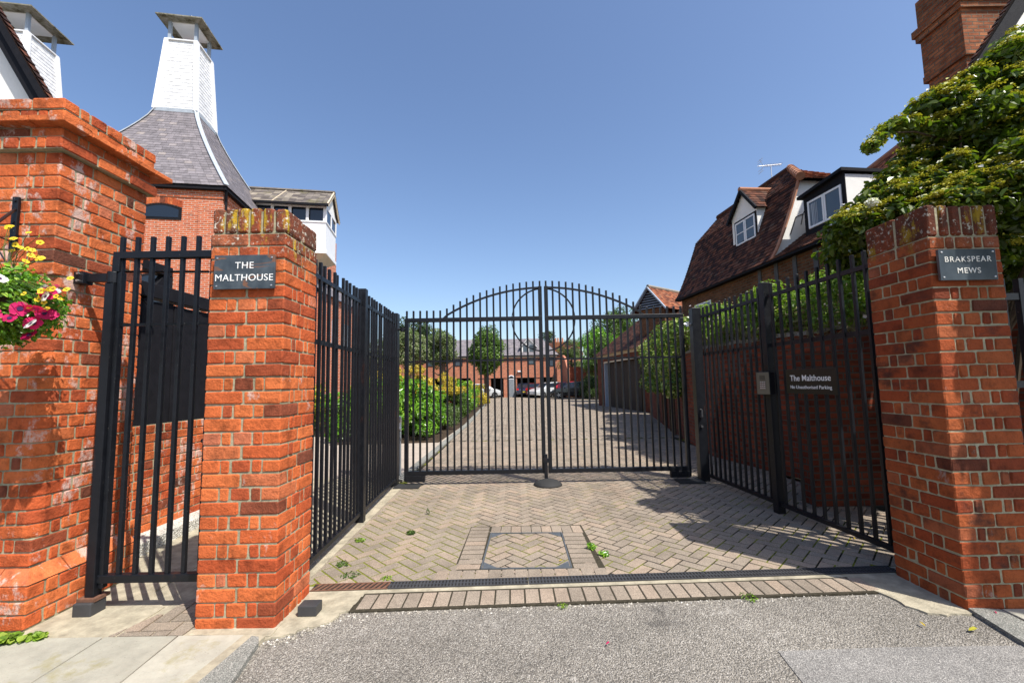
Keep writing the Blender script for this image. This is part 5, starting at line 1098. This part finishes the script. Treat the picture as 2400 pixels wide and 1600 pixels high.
# shrubs of the left bed
def shrub(lab, cl, n_, size, m, seed, extra=None, name='shrub', **k):
    t = thing(name, lab, 'shrub'); leaves('foliage', cl, n_, size, M[m], t, seed=seed, **k)
    if extra:
        for nm, c_, nn, sz, mm, kk in extra: leaves(nm, c_, nn, sz, M[mm], t, seed=seed+1, **kk)
    mb = MB()
    for c_ in cl[:6]: mb.tube([(c_[0], c_[1], 0), (c_[0], c_[1], c_[2])], [.02, .01], 5)
    mb.build('stems', M['bark'], t); return t
def dome(x0, x1, y0, y1, h, n_, br, seed):
    rs = np.random.RandomState(seed); out = []
    for _ in range(n_):
        a, b = rs.rand(), rs.rand(); x, y = x0+(x1-x0)*a, y0+(y1-y0)*b; hh = h*(1-.35*(2*a-1)**4-.25*(2*b-1)**4); out.append((x, y, rs.uniform(.2, hh-br*.7), br, br, br*.8))
    return out
shrub('bright green glossy laurel shrub just behind the left gate leaf', dome(-4.7, -2.15, 11.2, 13.6, 1.72, 110, .26, 1), 22000, .13, 'leaf_laurel', 41, wid=.34, droop=.5, name='laurel_shrub', up_=.5)
shrub('tall golden leaved shrub rising above the laurel', [(x_, y_, max(z_, 1.35), a_, b_, c_) for x_, y_, z_, a_, b_, c_ in dome(-4.9, -2.5, 12.6, 15.2, 2.25, 60, .2, 2)], 9000, .075, 'leaf_gold', 43, name='golden_shrub', wid=.6, rb=(.15, 1), extra=[('green_leaves', dome(-4.9, -2.4, 12.8, 15.2, 1.9, 60, .25, 3), 9000, .10, 'leaf_laurel', {})])
shrub('long golden and green shrub in the middle of the planting bed', [(x_, y_, max(z_, 1.2), a_, b_, c_) for x_, y_, z_, a_, b_, c_ in dome(-3.9, -2.15, 15.4, 19.5, 2.0, 60, .2, 5)], 7000, .08, 'leaf_gold', 45, name='golden_shrub', extra=[('green_leaves', dome(-3.9, -2.0, 15.3, 19.5, 1.55, 90, .25, 6), 14000, .09, 'leaf_mid', {}), ('pink_flowers', dome(-3.2, -2.2, 15.2, 16.6, 1.6, 5, .12, 7), 160, .05, 'petal_pink', {'wid': 1.0})])
shrub('low grey green shrub at the kerb beside the laurel', dome(-2.5, -1.95, 13.6, 15.4, .85, 20, .2, 8), 4000, .05, 'leaf_pale', 47, name='grey_shrub', rb=(0, .6))
shrub('green shrub with yellow tips toward the far end of the bed', dome(-3.6, -2.0, 19.8, 25, 1.75, 60, .3, 9), 8000, .10, 'leaf_laurel', 49, name='green_shrub', extra=[('yellow_tips', dome(-3.4, -1.95, 22.5, 25, 1.7, 20, .25, 10), 2500, .08, 'leaf_gold', {})])
shrub('small golden shrub at the far tip of the planting bed', dome(-2.6, -1.7, 27, 29, 1.5, 16, .25, 11), 2600, .09, 'leaf_gold', 51, name='golden_shrub')
shrub('green shrub seen between the left railings', dome(-8.2, -5.2, 12.5, 14.5, 1.7, 50, .3, 12), 8000, .11, 'leaf_laurel', 53, name='green_shrub', extra=[('yellow_tips', dome(-8.2, -5.2, 12.5, 14.5, 1.9, 26, .25, 13), 2500, .09, 'leaf_gold', {})])
# trees
g_ = 'trees around the courtyard'
tree('pollarded_tree', 'ivy clad column shaped tree with bare trunk in front of the far brick building', -1.95, 32, 6.0, (1.25, 1.2, 1.75), 60, .62, 26000, .14, 'leaf_ivy', group=g_, seed=61, tr=.22, cz=3.9, rb=(0, .62))
tree('pollarded_tree', 'dark column tree dotted with pale leaves between two other column trees', -4.75, 29, 5.5, (1.05, .9, 1.45), 70, .42, 19000, .11, 'leaf_pale', group=g_, seed=62, tr=.2, cz=3.95, rb=(0, .85))
tree('flowering_tree', 'pale white speckled tree just right of the left gate post', -6.6, 28, 5.3, (1.0, .9, 1.45), 70, .42, 17000, .11, 'leaf_pale', group=g_, seed=63, tr=.2, cz=3.8, rb=(.1, 1))
tree('flowering_tree', 'pale speckled tree hidden behind the left gate post', -9.4, 30, 5.2, (1.5, 1.2, 1.8), 36, .45, 7000, .12, 'leaf_pale', group=g_, seed=64, tr=.2, cz=3.4)
tree('broadleaf_tree', 'dark green tree standing taller behind the pale speckled trees', -9.6, 41, 8.2, (3.2, 2.5, 2.4), 50, .8, 11000, .2, 'leaf_dark', group=g_, seed=65, tr=.3)
tree('conifer', 'dark conifer above the roof between the two gate leaves', 5.6, 70, 10.2, (2.0, 1.8, 3.6), 36, .7, 6000, .24, 'leaf_dark', group=g_, seed=66, tr=.3)
tree('conifer', 'small dark conifer top left of the roof dormer', -.9, 75, 8.6, (1.6, 1.5, 2.2), 20, .6, 3000, .24, 'leaf_dark', group=g_, seed=67, tr=.3)
tree('broadleaf_tree', 'large mid green tree behind the right gate leaf', 10.5, 42, 9.0, (3.6, 2.5, 3.4), 70, .75, 15000, .18, 'leaf_mid', group=g_, seed=68, tr=.3)
tree('broadleaf_tree', 'greyish green tree left of the garage roof', 13.6, 38, 8.1, (2.6, 2.2, 2.6), 46, .6, 10000, .13, 'leaf_pale', group=g_, seed=69, tr=.25, rb=(0, .65))
tree('broadleaf_tree', 'bright leafy tree with low branches beside the garage end', 6.9, 31, 5.2, (1.7, 1.4, 2.1), 50, .5, 11000, .13, 'leaf_mid', group=g_, seed=70, tr=.18, cz=3.0)
tree('broadleaf_tree', 'yellow green tree between the dark car and the garage', 7.6, 36, 6.2, (2.0, 1.6, 2.2), 46, .55, 9000, .14, 'leaf_laurel', group=g_, seed=71, tr=.18, cz=4.2)
tree('broadleaf_tree', 'small tree with feathery crown behind the shaded wing', 7.0, 50, 6.8, (1.6, 1.4, 2.6), 36, .5, 6000, .15, 'leaf_pale', group=g_, seed=72, tr=.18, rb=(0, .7))
# hedge behind the cars on the right
shrub('dark hedge behind the black car at the right of the courtyard', dome(6.2, 8.2, 35, 41, 2.3, 60, .5, 14), 9000, .14, 'leaf_dark', 55, name='hedge')
# far tree belt closing the horizon
rs = np.random.RandomState(9); CL = []
for k in range(150): x = rs.uniform(-120, 150); CL.append((x, rs.uniform(88, 110), rs.uniform(1, 5), 4, 3, 2.6))
o = leaves('woodland', CL, 26000, .8, M['leaf_dark'], None, seed=80); o['kind'] = 'stuff'

# ------------------------------------------------------------ hanging basket
t = thing('hanging_basket', 'hanging basket of magenta, white and yellow flowers in front of the tall pier', 'hanging basket', (0, 0, 0))
bc = (-2.93, 2.38, 1.97)
mb = MB().lathe([(.02, -.20), (.12, -.17), (.19, -.08), (.21, .0), (.20, .01)], bc, 20); mb.build('basket', M['soil'], t)
mb = MB()
for a in range(3): mb.tube([(bc[0]+.2*math.cos(a*2.1), bc[1]+.2*math.sin(a*2.1), bc[2]), (bc[0]-.12, bc[1]+.05, bc[2]+.40)], .004, 5)
mb.build('chain', M['steel'], t)
CL = blobs((bc[0], bc[1], bc[2]-.02), (.28, .26, .23), 44, .09, .9, 3)
leaves('leaves', CL, 11000, .030, M['leaf_laurel'], t, shell=.3, seed=90, wid=.6)
def blossoms(name, pts, size, m, parent, k=5, seed=0, face=(.2, -.75, .55), throat=None):
    rs = np.random.RandomState(seed)
    for p in pts:
        V = []; F = []; rr = []
        nn = Vector(np.array(face)+rs.normal(size=3)*.35).normalized(); x_ = nn.orthogonal().normalized(); y_ = nn.cross(x_); c = Vector(p); s = size*rs.uniform(.8, 1.2); x0 = rs.rand()
        f = lambda an, r_, h: c+(x_*math.cos(an)+y_*math.sin(an))*r_*s+nn*h*s
        for q_ in range(k):
            a = 2*math.pi*(q_+.1*rs.rand())/k; b = math.pi/k*1.12
            i = len(V); V += [f(a, .10, -.25), f(a-b, .55, .02), f(a-b*.75, .92, .06), f(a, 1.0, .02), f(a+b*.75, .92, .08), f(a+b, .55, .02)]; F.append(tuple(range(i, i+6))); rr.append(min(1, max(0, x0*.6+rs.rand()*.4)))
        me = bpy.data.meshes.new(name); me.from_pydata([tuple(v) for v in V], [], F); me.update(); o = finish(me, name, m, parent, rr)
        if throat:
            MB().poly([f(2*math.pi*j/8, .30, .03) for j in range(8)]).build('throat', throat, o)
rs = np.random.RandomState(17)
def onball(n_, c, r, zr=(-1, 1)):
    out = []
    while len(out) < n_:
        d = rs.normal(size=3); d /= np.linalg.norm(d)
        if d[1] > .35 or not zr[0] < d[2] < zr[1]: continue
        out.append((c[0]+d[0]*r[0], c[1]+d[1]*r[1], c[2]+d[2]*r[2]))
    return out
pk = onball(24, bc, (.33, .28, .25), (-.8, .6))+[(-2.66, 2.28, 1.90), (-2.60, 2.30, 1.90), (-2.72, 2.2, 1.86), (-2.78, 2.15, 2.0)]
blossoms('magenta_petunia', pk, .040, M['petal_pink'], t, 5, 1, throat=M['petal_purple'])
wh = onball(12, bc, (.30, .28, .25), (-.9, .8))+[(-2.74, 2.2, 2.11), (-2.55, 2.3, 1.97), (-2.62, 2.3, 1.82)]
blossoms('white_petunia', wh, .034, M['petal_white'], t, 5, 2, throat=M['petal_purple'])
ye = [(-2.78+rs.normal()*.07, 2.36+rs.normal()*.05, 2.30+rs.normal()*.06) for _ in range(20)]+[(-2.55+rs.normal()*.035, 2.33+rs.normal()*.04, 1.98+rs.normal()*.07) for _ in range(15)]
blossoms('yellow_daisy', ye, .016, M['petal_yellow'], t, 5, 4)
mb = MB()
for p in ye: MB().tube([(bc[0]+.1+rs.normal()*.05, bc[1], bc[2]+.05), ((p[0]+bc[0])/2+.03, p[1], (p[2]+bc[2])/2+.08), p], .0018, 4).build('stem', M['leaf_mid'], t)
t = thing('basket_bracket', 'black iron wall bracket of the hanging basket at the left edge', 'bracket')
mb = MB().box(-3.34, -3.30, 2.765, 2.785, 2.40, 2.76); mb.bar((-3.32, 2.775, 2.68), (-3.05, 2.42, 2.40), .014, .014); mb.tube([(-3.32, 2.77, 2.45), (-3.2, 2.6, 2.42), (-3.1, 2.5, 2.42)], .006, 6); mb.build('iron_arm', M['steel'], t, bevel=.003)
mb = MB()
for z in (2.43, 2.58, 2.73): mb.tube([(-3.32, 2.765, z), (-3.32, 2.758, z)], .010, 8)
mb.build('bolt', M['steel'], t)

# ------------------------------------------------------------ weeds and litter
def weed(lab, x, y, n_, r, h, size, m='leaf_laurel', seed=0, name='weed'):
    t = thing(name, lab, 'weed', (x, y, 0)); leaves('leaf_rosette', [(0, 0, h*.5, r, r, h*.55)], n_, size, M[m], t, seed=seed, wid=.4, up_=.8); return t
weed('spiky green weed right of the inspection cover', .74, 3.72, 70, .04, .03, .035, seed=1)
weed('brownish green weed among the mossy blocks near the left fence', -1.02, 4.32, 80, .04, .03, .035, 'leaf_mid', 2)
weed('small weed at the rear edge of the drain near its rusty end', -.98, 3.36, 40, .04, .015, .022, 'leaf_rose', 3)
weed('thin weed at the foot of the left fence beside the pillar', -1.42, 3.62, 60, .05, .02, .025, 'leaf_mid', 4)
weed('small weed on the blocks further back near the left fence', -.98, 4.95, 26, .02, .06, .022, 'leaf_mid', 5)
weed('flat green weed on the front edge of the block course', .30, 2.92, 34, .04, .008, .018, 'leaf_rose', 6)
weed('clump of weeds touching the right corner of the inspection cover edging', .66, 3.86, 60, .04, .05, .035, 'leaf_laurel', 7)
weed('low weed against the concrete strip below the left fence post', -1.46, 4.15, 70, .05, .02, .025, 'leaf_rose', 9)
weed('tiny weed between the rusty grate and the mossy blocks', -1.28, 3.42, 60, .07, .012, .022, 'leaf_mid', 10)
weed('tuft of weed at the asphalt edge before the right end of the block course', 1.55, 2.985, 50, .06, .01, .02, 'leaf_rose', 11)
t = thing('ground_ivy', 'leafy green plant growing on the pavement at the foot of the tall pier', 'weed', (-3.08, 2.60, 0))
leaves('leaves', [(-.12, 0, .05, .16, .07, .055), (.08, .0, .03, .14, .05, .03), (.26, .04, .02, .07, .03, .02), (-.3, -.02, .06, .15, .08, .06)], 620, .042, M['leaf_rose'], t, seed=12, wid=.95, up_=1.6, shell=.3)
def litter(name, lab, x, y, s, col, rz, z=.004):
    mb = MB(); mb.add([(-s, 0, 0), (-s*.3, -s*.32, .004), (s*.5, -s*.25, .008), (s, 0, .003), (s*.5, s*.25, .012), (-s*.3, s*.3, .006)], [(0, 1, 2, 3), (0, 3, 4, 5)], .6); o = mb.build(name, M[col], None)
    o.location = (x, y, z); o.rotation_euler = (0, 0, rz); tag(o, lab, 'leaf' if 'leaf' in name else 'petal')
litter('fallen_petal', 'bright magenta petal lying on the asphalt in the foreground', .50, 2.50, .013, 'petal_pink', .4)
litter('fallen_leaf', 'pale yellow green leaf on the asphalt in front of the right pillar', 2.60, 2.57, .035, 'flower_olive', .2)
litter('fallen_leaf', 'small orange and green leaf on the asphalt left of the pale leaf', 2.37, 2.63, .022, 'leaf_gold', 1.4)
litter('fallen_leaf', 'orange leaf at the right edge of the resurfaced strip', 2.74, 2.43, .016, 'leaf_gold', 2.8)
litter('fallen_petal', 'red petal on the pavement by the right pillar', 2.90, 2.72, .012, 'petal_pink', 1., .014)
litter('fallen_leaf', 'orange leaf on the inspection cover blocks', .36, 3.60, .016, 'leaf_gold', .2, .010)
litter('fallen_leaf', 'yellow leaf lying behind the bottom of the right railings', 3.05, 3.98, .018, 'leaf_gold', .9)

# loose grit along the road edge
V = []; rs = np.random.RandomState(3)
def grit(n_, f, s0, s1):
    for _ in range(n_):
        x, y, z = f(); s_ = rs.uniform(s0, s1); a = rs.rand()*6; q_ = [(x+s_*math.cos(a+k*2.1)*rs.uniform(.7, 1.2), y+s_*math.sin(a+k*2.1)*rs.uniform(.7, 1.2), z) for k in range(3)]; tp = (x, y, z+s_*.8)
        for k in range(3): V.extend([q_[k], q_[(k+1) % 3], tp])
def f1(): x = rs.uniform(-1.5, 2.7); return x, 2.905+.035*(x+1.06)-abs(rs.normal())*.035, -.012
def f2(): k = rs.rand(); return -1.45+.35*k+rs.normal()*.02, 2.60+.28*k**1.5+rs.normal()*.02-.02, -.010
def f3(): return rs.uniform(-1.5, 2.6), rs.uniform(2.0, 2.85), -.012
def f4(): return rs.uniform(-1.6, 2.6), rs.uniform(3.5, 6.2), .001
grit(520, f1, .003, .009); grit(160, f2, .003, .011); grit(160, f3, .002, .006); grit(140, f4, .002, .005)
o = npmesh('grit', V, 3, M['grit'], r=np.repeat(rs.rand(len(V)//9), 3)); o['kind'] = 'stuff'
# ------------------------------------------------------------ cars
def carpaint(name, col): n = NT(name); return n.out(col, .22, .6, Coat_Weight=.6)
CPT = {k: carpaint(k, v) for k, v in {'silver_car_paint': (.50, .52, .53), 'navy_car_paint': (.012, .016, .04), 'maroon_car_paint': (.10, .012, .015), 'black_car_paint': (.01, .011, .013), 'red_car_paint': (.45, .01, .015)}.items()}
n = NT('red_lamp_lens'); M['red_lens'] = n.out((.45, .01, .01), .2, .6)
n = NT('clear_lamp_lens'); M['clear_lens'] = n.out((.75, .77, .8), .1, .7)
def car(lab, col, x, y, rz, L=4.1, W=1.74, Hh=1.46, saloon=False):
    t = thing('parked_car', lab, 'car', (x, y, 0), rz, 'cars parked in the courtyard'); h = L/2
    # stations: x, z bottom, z belt, z top, half width belt, half width top
    st = [(-h, .42, .66, .66, .74, .7), (-h+.12, .30, .82, .84, .82, .76), (-h+.35, .24, .93, .97, .86, .76) if not saloon else (-h+.5, .24, .95, .98, .86, .76), (-h+.62 if not saloon else -h+1.05, .22, .95, Hh-.08, .87, .62), (-h+1.15 if not saloon else -h+1.5, .22, .95, Hh, .87, .62), (-.1, .22, .94, Hh, .87, .62), (.45, .22, .93, Hh-.06, .87, .62), (1.08, .22, .92, .96, .86, .74), (h-.5, .24, .84, .86, .84, .74), (h-.12, .28, .68, .70, .80, .72), (h, .40, .60, .60, .70, .66)]
    vs_ = []; fs = []; k = W/1.74
    for sx, zb, zm, zt_, wb, wt_ in st: vs_ += [(sx, -wb*k*.93, zb), (sx, -wb*k, (zb+zm)/2), (sx, -wb*k*.98, zm), (sx, -wt_*k, zt_), (sx, wt_*k, zt_), (sx, wb*k*.98, zm), (sx, wb*k, (zb+zm)/2), (sx, wb*k*.93, zb)]
    for i in range(len(st)-1):
        for j in range(8): a, b = i*8+j, i*8+(j+1) % 8; fs.append((a, b, b+8, a+8))
    fs += [tuple(range(8)), tuple(range((len(st)-1)*8, len(st)*8))[::-1]]
    me = MB().add(vs_, fs); bo = me.build('body', CPT[col], t, smooth=False); bo.modifiers.new('soft', 'BEVEL').width = .04
    mb = MB()
    def P(i, j): return Vector(vs_[i*8+j])
    def pane(i0, i1, jm, jt, s_):
        a, b, c, d = P(i0, jm), P(i1, jm), P(i1, jt), P(i0, jt); o_ = Vector((0, s_*.012, .006)); q_ = lambda p, q, f: p.lerp(q, f)
        mb.add([q_(a, d, .10)+o_, q_(b, c, .10)+o_, q_(b, c, .86)+o_, q_(a, d, .86)+o_], [(0, 1, 2, 3)])
    for i in (3, 4, 5): pane(i, i+1, 2, 3, -1); pane(i, i+1, 5, 4, 1)
    mb.build('side_window', M['glass'], t)
    for nm, i0, i1, sx in (('windscreen', 6, 7, 1), ('rear_window', 2, 3, -1)):
        a, b, c, d = P(i0, 3), P(i0, 4), P(i1, 4), P(i1, 3); nn = (b-a).cross(d-a).normalized(); nn = nn if nn.z > 0 else -nn; ctr = (a+b+c+d)/4
        MB().add([ctr+(p-ctr)*.86+nn*.015 for p in (a, b, c, d)], [(0, 1, 2, 3)]).build(nm, M['glass'], t)
    for sx in (-h+.78, h-.82):
        for s_ in (-1, 1):
            w_ = MB().tube([(sx, s_*(W/2-.21), .31), (sx, s_*(W/2+.01), .31)], .31, 20).build('wheel', M['tyre'], t)
            mb = MB(); mb.tube([(sx, s_*(W/2+.0), .31), (sx, s_*(W/2+.018), .31)], .07, 10)
            for q_ in range(5): a = q_*2*math.pi/5; mb.bar((sx, s_*(W/2+.012), .31), (sx+.2*math.cos(a), s_*(W/2+.012), .31+.2*math.sin(a)), .045, .02, upv=(0, 1, 0))
            mb.build('rim', M['alu'], w_)
    for s_ in (-1, 1):
        MB().box(h-.22, h-.06, s_*W*.30, s_*W*.44, .62, .74).build('headlight', M['clear_lens'], t, bevel=.02); MB().box(-h+.02, -h+.20, s_*W*.33, s_*W*.47, .72, .92).build('tail_light', M['red_lens'], t, bevel=.02)
        MB().box(.72, .86, s_*(W/2+.02), s_*(W/2+.16), .92, 1.04).build('door_mirror', CPT[col], t, bevel=.03)
    MB().box(-h-.02, -h+.02, -.26, .26, .50, .61).build('number_plate', M['petal_yellow'], t); MB().box(h-.03, h+.012, -.26, .26, .42, .52).build('number_plate', M['letter_white'], t)
    return t
car('silver hatchback half hidden behind the planting bed', 'silver_car_paint', -3.2, 43.6, R(12))
car('navy saloon seen from behind in front of the middle car bay', 'navy_car_paint', 1.25, 46.0, R(88), L=4.4, saloon=True)
car('dark maroon hatchback beside the silver car at the centre', 'maroon_car_paint', 2.55, 44.6, R(75), L=3.9)
car('silver hatchback with five spoke wheels parked at the centre of the courtyard', 'silver_car_paint', 3.6, 42.4, R(-150), L=4.2, Hh=1.5)
car('glossy black car side on at the right of the courtyard', 'black_car_paint', 5.55, 39.6, R(176), L=4.3, Hh=1.5)
car('red hatchback mostly hidden behind the black car', 'red_car_paint', 5.2, 42.3, R(170), L=4.0, Hh=1.52)
